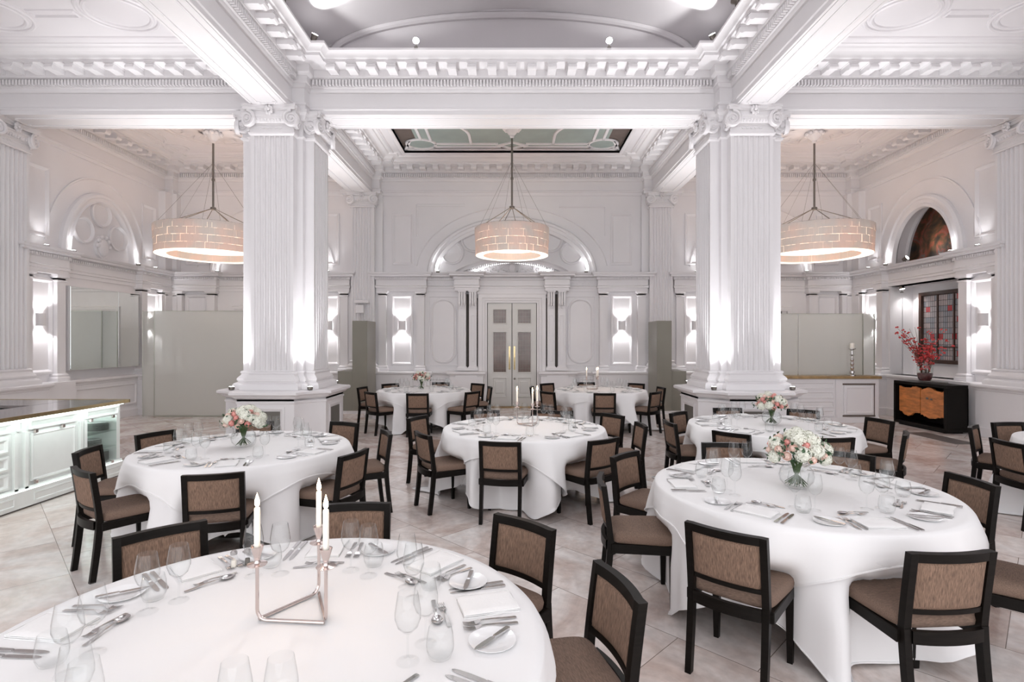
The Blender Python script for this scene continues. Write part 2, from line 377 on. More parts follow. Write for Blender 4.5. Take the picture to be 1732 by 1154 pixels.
# ---- ceilings
def ceiling_bay(x0, x1, y0, y1, num, orn):
    m = MB(); m.box(x0-.05, x1+.05, y0-.05, y1+.05, ZC, ZC+.15)
    mp = lambda x, y, h: (x, y, ZC-h)
    P1 = [(0,0),(.006,.02),(.03,.032),(.05,.02),(.06,0)]
    cx, cy = (x0+x1)/2, (y0+y1)/2
    orn(m, mp, P1, cx, cy)
    c = m.build('ceiling_plaster', CEIL, CEILROOT); return c
CEILROOT = struct(empty('ceiling'))
def orn_side_front(sgn):
    def f(m, mp, P1, cx, cy):
        ox = sgn*5.69
        for (px, py, r, b) in ((ox, 7.77, .46, .40), (sgn*7.55, 7.77, .46, .40), (sgn*6.65, 8.0, .0, 0), (ox, 3.4, .46, .40), (sgn*7.55, 3.4, .46, .40)):
            if r: m.sweep(ring(px, py, r, 36, b), P1, True, 1, mp); m.sweep(ring(px, py, r+.09, 36, b+.09), P1, True, 1, mp)
        x0, x1 = sorted((sgn*6.27, sgn*6.97))
        m.sweep(rect(x0, x1, 7.68, 7.86), P1[:3]+[(.04,0)], True, 1, mp)
        m.sweep(rect(x0-.4, x1+.4, 4.0, 7.2), P1, True, 1, mp)
        m.sweep(rect(*sorted((sgn*4.95, sgn*8.3)), 2.6, 8.42), P1, True, 1, mp)
    return f
def orn_rose(sgn):
    def f(m, mp, P1, cx, cy):
        for k in range(28):      # acanthus leaves of the ceiling rose
            a = 2*PI*k/28; L = .78 if k%2 else .62
            M = Matrix.Translation((sgn*6.85, 12.1, ZC))@Matrix.Rotation(a, 4, 'Z')
            m.add([(.16,0,-.05),(L*.55,-.07,-.018),(L*.55,.07,-.018),(L,0,-.035),(L*.55,0,-.05),(L*.8,-.04,-.01),(L*.8,.04,-.01)],
                  [(0,1,4),(0,4,2),(1,5,4),(5,3,4),(4,3,6),(4,6,2)], M)
        m.sweep(ring(sgn*6.85, 12.1, .86, 48), P1, True, 1, mp); m.sweep(ring(sgn*6.85, 12.1, .98, 48), P1, True, 1, mp)
        for dx in (-1.55, 1.55):
            m.sweep(ring(sgn*6.85+dx, 12.1, .38, 30, .8), P1, True, 1, mp)
            for dy in (-1.1, 1.1): m.sweep(ring(sgn*6.85+dx*.9, 12.1+dy, .30, 26, .25), P1, True, 1, mp)
        m.sweep(rect(*sorted((sgn*5.0, sgn*8.35)), 10.55, 13.55), P1, True, 1, mp)
        m.sweep(rect(*sorted((sgn*4.92, sgn*8.43)), 10.47, 13.63), P1, True, 1, mp)
    return f
m = MB(); m.box(-WX, WX, -3, 1.5, 6.5, 6.65); m.build('ceiling_plaster', CEIL, CEILROOT)
ceiling_bay(-WX, -BX, 1.5, BY, 2, orn_side_front(-1)); ceiling_bay(BX, WX, 1.5, BY, 3, orn_side_front(1))
ceiling_bay(-WX, -BX, BY, WY, 4, orn_rose(-1)); ceiling_bay(BX, WX, BY, WY, 5, orn_rose(1))
# back centre: glazed laylight
m = MB()
gx, g0, g1 = 2.70, 10.45, 13.55
m.box(-BX, BX, BY, g0, ZC, ZC+.1); m.box(-BX, BX, g1, WY, ZC, ZC+.1); m.box(-BX, -gx, g0, g1, ZC, ZC+.1); m.box(gx, BX, g0, g1, ZC, ZC+.1)
mpc = lambda x, y, h: (x, y, ZC-h)
m.sweep(rect(-gx-.12, gx+.12, g0-.12, g1+.12), [(0,0),(.01,.03),(.05,.045),(.09,.03),(.12,0),(.12,-.09)], True, 1, mpc)
m.sweep(rect(-gx-.32, gx+.32, g0-.32, g1+.32), [(0,0),(.01,.02),(.04,.03),(.06,0)], True, 1, mpc)
m.build('ceiling_plaster', CEIL, CEILROOT)
lay = struct(empty('window_2', (0, 12, ZC+.09)))
def Lm(): return MB(Matrix.Translation((0,-12,-ZC-.09)))
m = Lm(); m.box(-gx-.1, gx+.1, g0-.1, g1+.1, ZC+.10, ZC+.13); m.build('infill_panel', GAP2, lay)
m = Lm(); cyl = (g0+g1)/2
m.prism([(-2.30,g0),(2.30,g0),(2.30,g0+.45),(2.3,g1-.75),(2.05,g1-.22),(-2.05,g1-.22),(-2.3,g1-.75)], ZC+.085, ZC+.098)
for sx in (-1, 1): m.prism(ring(sx*2.22, g1-.40, .335, 32, .30), ZC+.08, ZC+.099)
m.build('pane', CEILGL, lay)
m = Lm(); mpr = lambda x, y, h: (x, y, ZC+.085-h)
PR = [(-.035,0),(-.03,.03),(.03,.03),(.035,0)]
for sx in (-1, 1):
    m.sweep(ring(sx*2.22, g1-.40, .35, 36, .31), PR, True, 1, mpr)
    m.sweep([(sx*2.18,g0),(sx*2.18,g1-.72)], PR, False, 1, mpr); m.sweep([(sx*1.95,g0),(sx*1.95,g1-.66)], PR, False, 1, mpr)
    m.sweep([(sx*(1.72-.72*math.sin(t*PI/16)), g1-.95-.75+.75*(1-math.cos(t*PI/16))) for t in range(9)], PR, False, 1, mpr)
    m.sweep([(sx*1.72, g0),(sx*1.72, g1-1.7)], PR, False, 1, mpr); m.sweep([(sx*1.0, g1-.95),(sx*1.0, g1-.42)], PR, False, 1, mpr)
    m.sweep([(sx*1.88,g1-.42),(sx*.34,g1-.42)], PR, False, 1, mpr); m.sweep([(sx*1.95,g1-.22),(sx*.28,g1-.22)], PR, False, 1, mpr)
    m.sweep([(sx*2.45,g1-.63),(sx*2.68,g1-.02)], PR, False, 1, mpr)
    m.sweep([(sx*2.45,g1-.18),(sx*2.66,g1-.03)], PR, False, 1, mpr)
m.sweep([(-.34,g1-.32),(0,g1-.12),(.34,g1-.32),(0,g1-.52)], PR, True, 1, mpr)
m.sweep([(-gx,g1-.03),(gx,g1-.03)], PR, False, 1, mpr)
m.build('glazing_rib', PL, lay)
# front centre: sail vault over a square, lunette walls, unseen oculus added in the crown to admit world light
R, A, CY = 9.1, 3.78, 5.42
zc0 = 6.50-math.sqrt(R*R-2*A*A)
m = MB(); n = 40; V = []; F = []
for j in range(n+1):
    for i in range(n+1):
        x = -A+2*A*i/n; y = CY-A+2*A*j/n; V.append((x, y, zc0+math.sqrt(R*R-x*x-(y-CY)**2)))
for j in range(n):
    for i in range(n):
        xc = -A+2*A*(i+.5)/n; yc = -A+2*A*(j+.5)/n
        if math.hypot(xc, yc) < 1.75: continue
        k = j*(n+1)+i; F.append((k, k+1, k+n+2, k+n+1))
m.add(V, F)
m.sweep([(1.8*math.cos(2*PI*k/40), CY+1.8*math.sin(2*PI*k/40)) for k in range(40)], [(-.08,8.05),(0,7.92),(.1,7.92),(.12,8.6)], True, 1)
for (ux, uy, ox, oy) in ((1,0,0,CY+A-.01),(1,0,0,CY-A+.01),(0,1,-A+.01,CY),(0,1,A-.01,CY)):
    V = []; F = []
    for i in range(41):
        t = -A+2*A*i/40; z = zc0+math.sqrt(R*R-t*t-A*A)
        V += [(ox+ux*t, oy+uy*t, 6.4), (ox+ux*t, oy+uy*t, z)]
        if i: F.append((2*i-2, 2*i, 2*i+1, 2*i-1))
    m.add(V, F)
    if ux and oy > 5:      # arch moulding and plinth course on the lunette
        arc = [(t*3.05, 6.60+.69*math.sqrt(max(0,1-t*t))) for t in [math.cos(PI*k/48) for k in range(49)]]
        m.sweep(arc, [(-.03,0),(-.03,.05),(0,.08),(.05,.08),(.10,.03),(.12,.0)], False, -1, lambda a,b,h: (a, oy-h, b))
        m.box(-3.4, 3.4, oy-.05, oy, 6.4, 6.68)
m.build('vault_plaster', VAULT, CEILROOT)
# arched rib band in front of the lunette
# ------------------------------------------------------------------ fluted pilasters, capitals
def pilaster(m, u, v0, v1, w, z0, z1, n=7, ends=.05):
    mg = w*.065; p = (w-2*mg)/n; pts = [(u-w/2, v0), (u-w/2, v1)]
    for i in range(n):
        c = u-w/2+mg+p*(i+.5); r = p*.40
        for k in range(7): a = PI-PI*k/6; pts.append((c+r*math.cos(a), v1-r*1.05*math.sin(a)))
    pts += [(u+w/2, v1), (u+w/2, v0)]
    V = [(a,b,z0+ends) for a,b in pts]+[(a,b,z1-ends) for a,b in pts]; k = len(pts)
    m.add(V, [(i, i+1, k+i+1, k+i) for i in range(k-1)])
    m.box(u-w/2, u+w/2, v0, v1, z0, z0+ends); m.box(u-w/2, u+w/2, v0, v1, z1-ends, z1)
def volute(m, M, r=.115, th=.05):
    m.lathe([(r*.98,0),(r,th*.3),(r*.92,th)], 28, M)
    pts = []; rs = []
    for k in range(46):
        t = k/45; a = t*2.35*2*PI; rr = r*(.90*(1-t)**1.05+.09); pts.append((rr*math.cos(a), rr*math.sin(a), th+.004)); rs.append(.020*(1-t)+.008)
    m.tube(pts, rs, 6, M); m.sphere((0,0,th+.012), .024, seg=10, rings=6, M=M)
def capital(m, u, v1, w, z0, z1, s=1.0):
    """ionic capital on a pilaster face at v1 with angle volutes"""
    h = z1-z0
    m.box(u-w/2-.01, u+w/2+.01, v1-.28, v1+.01, z0, z1-.07)
    m.sweep([(u-w/2, v1-.28), (u-w/2, v1), (u+w/2, v1), (u+w/2, v1-.28)], [(0,z0-.03),(.03,z0-.03),(.035,z0-.005),(.015,z0+.01),(0,z0+.02)], False, 1)
    # echinus with egg row
    zz = z0+h*.36
    m.sweep([(u-w/2, v1-.28), (u-w/2, v1), (u+w/2, v1), (u+w/2, v1-.28)], [(0,zz-.05),(.02,zz-.04),(.02,zz-.02),(.05,zz),(.085,zz+.05),(.085,zz+.09),(0,zz+.09)], False, 1)
    for k in range(9): m.sphere((u-w*.30+w*.60*k/8, v1+.065, zz+.03), .022*s, .03, .034*s, 8, 6)
    m.box(u-w*.40, u+w*.40, v1, v1+.10, zz+.085, zz+.12)
    # abacus
    n = 8; za = z1-.085; m.box(u-w/2+.02, u+w/2-.02, v1-.28, v1+.05, zz, za+.01)
    pts = [(u-w/2-.075, v1-.29), (u-w/2-.075, v1+.13)]+[(u-w/2-.02+(w+.04)*k/n, v1+.13-.055*math.sin(PI*k/n)) for k in range(n+1)]+[(u+w/2+.075, v1+.13),(u+w/2+.075, v1-.29)]
    m.prism(pts, za, z1-.03); m.prism([(a+(-.015 if a<u else .015), b+.015) for a, b in pts], z1-.032, z1)
    # flower, swag
    for k in range(7):
        a = -.35*PI+k*(1.7*PI/6)-PI*.0; m.sphere((u+.05*math.sin(a), v1+.12, za-.005+.055*math.cos(a)), .026*s, .03, .034*s, 8, 6)
    m.sphere((u, v1+.14, za), .03*s, seg=8, rings=6)
    for k in range(5): m.tube([(u-w*.2+w*.1*k+.03*math.cos(t), v1+.012, z0+h*.20-.022*math.sin(t)) for t in [PI*j/6 for j in range(7)]], .006, 6)
    for sx in (-1, 1):
        a = sx*math.radians(14)
        M = Matrix.Translation((u+sx*(w/2-.005), v1+.055, z0+h*.46))@Matrix.Rotation(-a, 4, 'Z')@Matrix.Rotation(-PI/2, 4, 'X')
        if sx > 0: M = M@Matrix.Scale(-1, 4, (1,0,0))
        volute(m, M@Matrix.Rotation(-PI/2, 4, 'Z'), .128*s)
        M = Matrix.Translation((u+sx*(w/2+.0), v1-.03, z0+h*.44))@Matrix.Rotation(sx*PI/2, 4, 'Y')
        if sx > 0: M = M@Matrix.Scale(-1, 4, (0,1,0))
        volute(m, M, .122*s, .055)
BASEP = [(0,1.26),(.02,1.255),(.035,1.24),(.035,1.225),(.02,1.21),(.025,1.19),(.06,1.15),(.075,1.13),(.075,1.10),(.06,1.09),(.06,1.075),(.11,1.05),(.125,1.02),(.125,.955),(0,.955)]

# ------------------------------------------------------------------ free-standing columns
def column(cx, label):
    root = empty('column', (cx, BY, 0), label=label, cat='column', group='fluted piers carrying the beams')
    m = MB(); m.box(-.45, .45, -.45, .45, .95, ZS+.3)
    for q in range(4):
        mm = MB(); pilaster(mm, 0, .45, .60, .70, 1.24, 5.19, 7, .035); m.add(mm.v, mm.f, Matrix.Rotation(q*PI/2, 4, 'Z'))
        mm = MB()
        for u in (-.5, .5): pass
        m.add(mm.v, mm.f)
    m.build('shaft', PL, root)
    c = .35; d = .60; k = .45
    cross = [(-c,-d),(c,-d),(c,-k),(k,-k),(k,-c),(d,-c),(d,c),(k,c),(k,k),(c,k),(c,d),(-c,d),(-c,k),(-k,k),(-k,c),(-d,c),(-d,-c),(-k,-c),(-k,-k),(-c,-k)]
    m = MB(); m.sweep(cross, BASEP, True, -1); m.build('base_moulding', PL, root)
    m = MB()
    for q in range(4):
        mm = MB(); capital(mm, 0, .60, .70, 5.20, ZS); m.add(mm.v, mm.f, Matrix.Rotation(q*PI/2, 4, 'Z'))
    m.sweep(cross, [(0,5.44),(.05,5.46),(.07,5.50),(.07,5.52),(.1,5.56),(.1,5.615),(0,5.615)], True, -1)
    m.sweep(cross, [(0,5.15),(.03,5.17),(.03,5.19),(0,5.20)], True, -1)
    m.build('capital', PL, root)
    e = .84; f = .46
    octo = [(-f,-e),(f,-e),(f+.04,-e+.10),(e-.10,-f-.04),(e,-f),(e,f),(e-.10,f+.04),(f+.04,e-.10),(f,e),(-f,e),(-f-.04,e-.10),(-e+.10,f+.04),(-e,f),(-e,-f),(-e+.10,-f-.04),(-f-.04,-e+.10)]
    m = MB(); m.prism(octo, 0, .86)
    m.sweep(octo, [(0,.74),(.015,.755),(.015,.775),(0,.79),(0,.82),(.04,.84),(.06,.87),(.10,.885),(.115,.90),(.115,.935),(.09,.95),(-.3,.955)], True, -1)
    m.sweep(octo, [(0,.20),(.02,.18),(.035,.15),(.035,.0)], True, -1)
    m.prism(octo, .86, .953)
    for q in range(4): m.sweep(rect(-.31, .31, .24, .70), [(0,0),(0,.015),(.03,.022),(.05,.012),(.075,.0)], True, 1, WALLMP, Matrix.Rotation(q*PI/2, 4, 'Z')@Matrix.Translation((0,e,0)))
    m.build('pedestal', PL, root)
    for q in range(4):
        m = MB(Matrix.Rotation(q*PI/2, 4, 'Z')); m.box(-.235, .235, e-.01, e+.006, .315, .625); m.build('recess_panel', DARKIN, root)
    return root
column(-BX, 'white fluted pier on a broad pedestal, standing behind the left table')
column(BX, 'white fluted pier on a broad pedestal, between the right flower tables and the doors')
fixture0 = None
def uplight(x, y, z, to, power, label, grp, spot=70, col=(.97,.97,1), size=.03):
    global fixture0
    if fixture0 is None:
        r = empty('uplight', (x, y, z)); m = MB()
        m.lathe([(.035,0),(.045,.012),(.045,.05),(.038,.055)], 16); m.build('housing', DMETAL, r)
        m = MB(); m.lathe([(.034,.052),(.034,.058),(0,.060)], 16); m.build('lens', LAMP, r); fixture0 = r
        tag(r, label, 'light', grp)
    else: r = copy_tree(fixture0, (x, y, z), 0, label, 'light', grp)
    lamp('uplight_beam', 'SPOT', (x, y, z+.075), power, col, to, size, spot, .8)
for cx, nm in ((-BX, 'left'), (BX, 'right')):
    for sx in (-1, 1):
        for sy in (-1, 1):
            vis = {(-1,-1):'front left', (1,-1):'front right', (-1,1):'back left', (1,1):'back right'}[(sx,sy)]
            x, y = cx+sx*.645, BY+sy*.645
            uplight(x, y, .956, (cx+sx*.66, BY+sy*.62, 5.6), P_UP, 'small uplight on the %s corner of the %s pier pedestal' % (vis, nm), 'uplights on the pier pedestals', 84)
            for tx, ty in ((cx+sx*2.3, BY+sy*.05), (cx+sx*.05, BY+sy*2.4)): lamp('added_soffit_beam', 'SPOT', (x, y, 1.03), 190, (1,1,1), (tx, ty, 5.62), .03, 46, 1)  # extra spots added at each uplight to brighten the beam soffits

# ------------------------------------------------------------------ walls
FB = frame((0, WY, 0), (1,0,0), (0,-1,0)); FL = frame((-WX, 0, 0), (0,1,0), (1,0,0)); FR = frame((WX, 0, 0), (0,1,0), (-1,0,0))
MID = [(0,3.07),(.03,3.07),(.03,3.15),(.055,3.155),(.055,3.20),(.07,3.215),(.04,3.23),(.04,3.36),(.065,3.375),(.065,3.43),(.10,3.445),(.17,3.455),(.17,3.50),(.20,3.51),(.22,3.55),(0,3.55)]
DADO = [(.20,.0),(.20,.16),(.17,.18),(.155,.22),(.155,.84),(.17,.86),(.17,.875),(.20,.89),(.22,.92),(.22,.95),(.20,.965),(-.05,.965)]
def jogpath(u0, u1, jogs, base=0):
    """plan path (u,v) with rectangular projections: jogs = [(ua,ub,depth)]"""
    pts = [(u0, base)]
    for a, b, d in sorted(jogs): pts += [(a, base), (a, base+d), (b, base+d), (b, base)]
    pts.append((u1, base))
    out = [pts[0]]
    for p in pts[1:]:
        if math.hypot(p[0]-out[-1][0], p[1]-out[-1][1]) > 1e-4: out.append(p)
    return out
def middentils(m, path, dv=.065):
    for p, q in zip(path, path[1:]):
        p = Vector(p); q = Vector(q); d = q-p; L = d.length
        if L < .2 or abs(d.x) < .01: continue
        d.normalize(); nn = Vector((-d.y, d.x)); k = int(L/.05)
        M = Matrix(((d.x, nn.x, 0, p.x),(d.y, nn.y, 0, p.y),(0,0,1,0),(0,0,0,1)))
        for j in range(k): u = L*(j+.5)/k; m.box(u-.014, u+.014, dv-.01, dv+.03, 3.382, 3.43, M)
def sconce_unit(m, u, hw=.60, d=.16):
    """narrow pier unit with sunk panel for a sconce"""
    for sx in (-1, 1):
        a, b = (u+sx*hw, u+sx*(hw-.20)); a, b = min(a,b), max(a,b)
        m.box(a, b, 0, d, .965, 3.07); m.sweep([(a,0),(a,d),(b,d),(b,0)], [(0,.965),(.05,.965),(.05,1.03),(.03,1.05),(.035,1.09),(0,1.12)], False, 1)
        m.sweep([(a,0),(a,d),(b,d),(b,0)], [(0,2.93),(.02,2.94),(.02,2.96),(.0,2.97),(.0,3.0),(.04,3.03),(.05,3.07),(0,3.07)], False, 1)
    m.box(u-hw+.2, u+hw-.2, 0, .03, .965, 3.07)
    m.sweep(rect(u-.27, u+.27, 1.14, 2.96), [(-.03,.03),(-.02,.075),(.02,.085),(.05,.06),(.06,.03)], True, 1, WALLMP)
def upper_panel(m, u, hw, z0, z1): m.sweep(rect(u-hw, u+hw, z0, z1), [(0,0),(0,.03),(.025,.04),(.06,.02),(.075,0)], True, 1, WALLMP)
def arch(m, u, a, b, z=3.55, ring_in=.26, d=.12):
    m.sweep(ell(u, z, a, b, 0, PI, 56), [(0,0),(0,d*.6),(.04,d),(.09,d),(.11,d*.7),(.18,d*.6),(.20,d*.9),(ring_in,d*.7),(ring_in+.02,0)], False, 1, WALLMP)
def circ(m, u, z, r): m.sweep(ring(u, z, r, 36), [(0,0),(.0,.05),(.03,.06),(.055,.03),(.065,0)], True, 1, WALLMP)

# ---- back wall
wb = struct(empty('wall_back', (0, WY, 0)))
TB = Matrix.Translation((0,-WY,0))
def WBm(): return MB(TB@FB)
m = WBm(); m.box(-WX, -.66, -.3, 0, 0, 6.6); m.box(.66, WX, -.3, 0, 0, 6.6); m.box(-.66, .66, -.3, 0, 2.77, 6.6); m.build('plaster_face', PL, wb)
units = [-8.35, -4.85, -2.91, 2.91, 4.85, 8.35]
jogs = [(u-.62, u+.62, .16) for u in (-2.91, 2.91)]+[(u-.55, u+.55, .16) for u in (-8.35, -4.85, 4.85, 8.35)]
aed = [(-1.46, -.90, .26), (.90, 1.46, .26)]
m = WBm()
p = jogpath(-WX, WX, jogs+aed); m.sweep(p, MID, False, 1); middentils(m, p)
pd = jogpath(-WX, -.90, [(a,b,d+.02) for a,b,d in jogs+aed if b < 0]); m.sweep(pd, DADO, False, 1)
pd = jogpath(.90, WX, [(a,b,d+.02) for a,b,d in jogs+aed if a > 0]); m.sweep(pd, DADO, False, 1)
for a, b, d in jogs+aed: m.box(a, b, -.01, d, 3.071, 3.55); m.box(a, b, -.01, d+.2, 0, .962)
m.build('entablature', PL, wb)
m = WBm()
for u in units: sconce_unit(m, u, .60 if abs(u) < 3 else .53)
for sx in (-1, 1):
    # tall panel with round ends
    u = sx*1.82; hw, z0, z1, r = .33, 1.17, 2.88, .30
    pp = [(u+hw-r+r*math.cos(t), z1-r+r*math.sin(t)) for t in [PI/2*k/8 for k in range(9)]]+[(u-hw+r+r*math.cos(t), z1-r+r*math.sin(t)) for t in [PI/2+PI/2*k/8 for k in range(9)]]
    pp += [(u-hw+r+r*math.cos(t), z0+r+r*math.sin(t)) for t in [PI+PI/2*k/8 for k in range(9)]]+[(u+hw-r+r*math.cos(t), z0+r+r*math.sin(t)) for t in [1.5*PI+PI/2*k/8 for k in range(9)]]
    m.sweep(pp, [(-.01,0),(0,.03),(.03,.035),(.06,0)], True, 1, WALLMP)
    m.sweep(rect(u-hw-.07, u+hw+.07, z0-.07, z1+.07), [(0,0),(0,.02),(.02,.02),(.03,0)], True, 1, WALLMP)
    for k in range(5): m.sweep(ring(sx*(1.55+.15*k+.06), 3.49, .045, 16), [(0,0),(.0,.02),(.02,.02),(.02,0)], True, 1, lambda a,b,h: (a, h+.04, b-.19))
    upper_panel(m, sx*2.90, .28, 3.78, 5.15); upper_panel(m, sx*4.85, .26, 3.78, 5.15); upper_panel(m, sx*8.35, .32, 3.78, 5.15)
    m.box(sx*3.9-.48, sx*3.9+.48, 0, .10, .965, ZS)
    # dado panels
    for u2, h2 in ((2.2, .45), (7.4, .6), (6.0, .6)): m.sweep(rect(sx*u2-h2, sx*u2+h2, .28, .78), [(0,.155),(0,.175),(.03,.18),(.05,.155)], True, 1, WALLMP)
m.build('wall_panelling', PL, wb)
m = WBm()
arch(m, 0, 2.25, 1.50, 3.55, .28); m.sweep(ell(0, 3.55, 2.58, 1.80, .12, PI-.12, 50), [(0,0),(0,.03),(.03,.03),(.05,0)], False, 1, WALLMP)
circ(m, -1.58, 4.10, .31); circ(m, 1.58, 4.10, .31); circ(m, -1.02, 4.44, .33); circ(m, 1.02, 4.44, .33); circ(m, 0, 4.62, .30)
for sx in (-1, 1):
    arch(m, sx*6.55, 1.45, 1.45, 3.55, .24); m.sweep(ell(sx*6.55, 3.55, 1.85, 1.80, .1, PI-.1, 40), [(0,0),(0,.03),(.03,.03),(.05,0)], False, 1, WALLMP)
    for du, z, r in ((-.62, 4.10, .30), (.62, 4.10, .30), (0, 4.55, .30)): circ(m, sx*6.55+du, z, r)
    # spandrel outline
    m.sweep([(sx*2.5, 4.55), (sx*2.5, 5.35), (sx*1.25, 5.35)], [(0,0),(0,.025),(.03,.03),(.05,0)], False, 1, WALLMP)
    # doorway hidden by screens
    m.sweep([(sx*6.55-.75, .965), (sx*6.55-.75, 2.55), (sx*6.55+.75, 2.55), (sx*6.55+.75, .965)], [(0,0),(0,.05),(.05,.07),(.12,.05),(.14,0)], False, 1, WALLMP)
m.build('lunette_moulding', PL, wb)
for sx in (-1, 1):
    m = WBm(); m.box(sx*6.55-.62, sx*6.55+.62, 0, .01, .97, 2.55); m.build('wall_panelling', GREY if 0 else DARKIN, wb)
    m = WBm(); pilaster(m, sx*3.9, .10, .26, .60, 1.0, 5.28, 7, .03); m.sweep([(sx*3.9-.3,.1),(sx*3.9-.3,.26),(sx*3.9+.3,.26),(sx*3.9+.3,.1)], BASEP, False, 1)
    m.build('pilaster', PL, wb)
    m = WBm(); capital(m, sx*3.9, .26, .60, 5.28, ZS, .92); m.build('capital', PL, wb)
    # corner pilaster strip
m = WBm()
for sx in (-1, 1):
    m.box(sx*8.95-.15, sx*8.95+.15, 0, .18, .965, ZS)
m.build('corner_strip', PL, wb)

# aedicule round the doors
ae = struct(empty('trim_10', (0, WY, 0)))
m = WBm()
for sx in (-1, 1):
    for u in (sx*1.31, sx*1.03):
        m.box(u-.10, u+.10, .02, .16, .98, 3.07)
        m.sweep([(u-.1,.02),(u-.1,.16),(u+.1,.16),(u+.1,.02)], [(0,.98),(.04,.98),(.04,1.05),(.015,1.08),(0,1.10)], False, 1)
        m.sweep(rect(u-.06, u+.06, 1.2, 2.45), [(0,.16),(0,.175),(.02,.175),(.025,.16)], True, 1, WALLMP)
        # console with three reeds and scroll
        for k in (-1, 0, 1): m.box(u+k*.06-.022, u+k*.06+.022, .16, .25, 2.72, 3.05); m.sphere((u+k*.06, .24, 2.72), .024, .03, .05, 8, 6)
        for k in range(3): m.tube([(u-.07+.07*k+.02*math.cos(t), .185, 2.60+.04*math.sin(t)) for t in [PI*j/5 for j in range(6)]], .008, 6)
        m.box(u-.11, u+.11, .02, .27, 3.04, 3.07)
        # carved pedestal front
        for k in range(3): m.sweep(ring(u, .34+.2*k, .06, 14), [(0,.33),(0,.35),(.02,.35),(.03,.33)], True, 1, lambda a,b,h: (a, h+.10, b))
# segmental pediment
S = [(-1.50+3.0*k/40, 3.55+.36*math.sin(math.acos(max(-1,min(1,(-1.5+3.0*k/40)/1.62))))) for k in range(41)]
S = [(-1.52+3.04*k/44, 3.56+.40*(1-((-1.52+3.04*k/44)/1.52)**2)**.8 if abs(-1.52+3.04*k/44) < 1.5199 else 3.56) for k in range(45)]
m.sweep(S, [(0,.0),(0,.40),(-.03,.40),(-.05,.36),(-.06,.30),(-.12,.27),(-.13,.16),(-.15,.14),(-.16,0)], False, 1, WALLMP)
for k in range(46):
    u = -1.15+2.3*k/45; z = 3.56+.40*(1-(u/1.52)**2)**.8-.155
    m.box(u-.014, u+.014, .12, .20, z-.035, z+.03)
# carved tympanum: scrolls and a shield
T = []
for sx in (-1, 1):
    for (cu, cz, r0, tn) in ((.26, 3.68, .085, 1), (.48, 3.66, .075, -1), (.68, 3.635, .06, 1), (.86, 3.61, .045, -1), (.38, 3.62, .04, -1), (.58, 3.72, .035, 1)):
        pts = [(sx*cu+r0*(1-k/22)*math.cos(tn*k*.42+1), .13, cz+r0*(1-k/22)*math.sin(tn*k*.42+1)) for k in range(20)]
        m.tube(pts, [.016-.0005*k for k in range(20)], 6)
    for k in range(12): m.sphere((sx*(.15+.07*k), .12, 3.60+.03*(k%3)), .022, .03, .018, 6, 5)
m.sphere((0, .12, 3.68), .10, .06, .12, 16, 10)
m.sweep(ring(0, 3.68, .12, 24, .14), [(0,.1),(0,.15),(.02,.15),(.02,.1)], True, 1, WALLMP)
m.build('pediment', PL, ae)
m = WBm()      # door architrave
JP = [(-.66-.24, 0), (-.90, 3.06), (.90, 3.06), (.90, 0)]
m.sweep([(-.66, 0), (-.66, 2.77), (.66, 2.77), (.66, 0)], [(0,-.06),(0,.05),(.05,.06),(.06,.08),(.12,.09),(.13,.12),(.22,.13),(.24,.10),(.24,0)], False, 1, WALLMP)
m.box(-.92, .92, 0, .10, 2.98, 3.07); m.build('door_architrave', PL, ae)
m = WBm()
for u in (-1.17, 1.17): m.box(u-.035, u+.035, .0, .06, 1.0, 3.0); m.prism([(u,.62),(u+.045,.72),(u,.82),(u-.045,.72)], .335, .345, WALLMP)
for u in (-.915, .915): m.box(u-.025, u+.025, 0, .03, 1.0, 2.9)
m.build('shadow_gap', SHADOWG, ae)  # dark strips: shade of the narrow gaps put in as colour
m = WBm(); m.sweep([(s[0]*.78, s[1]-.12) for s in S], [(0,.12),(0,.14),(-.03,.14),(-.03,.12)], False, 1, WALLMP)
m.build('light_strip', mat('pediment_light', (1,1,1), .5, emit=(1,1,1), es=5, noise=.01), ae)
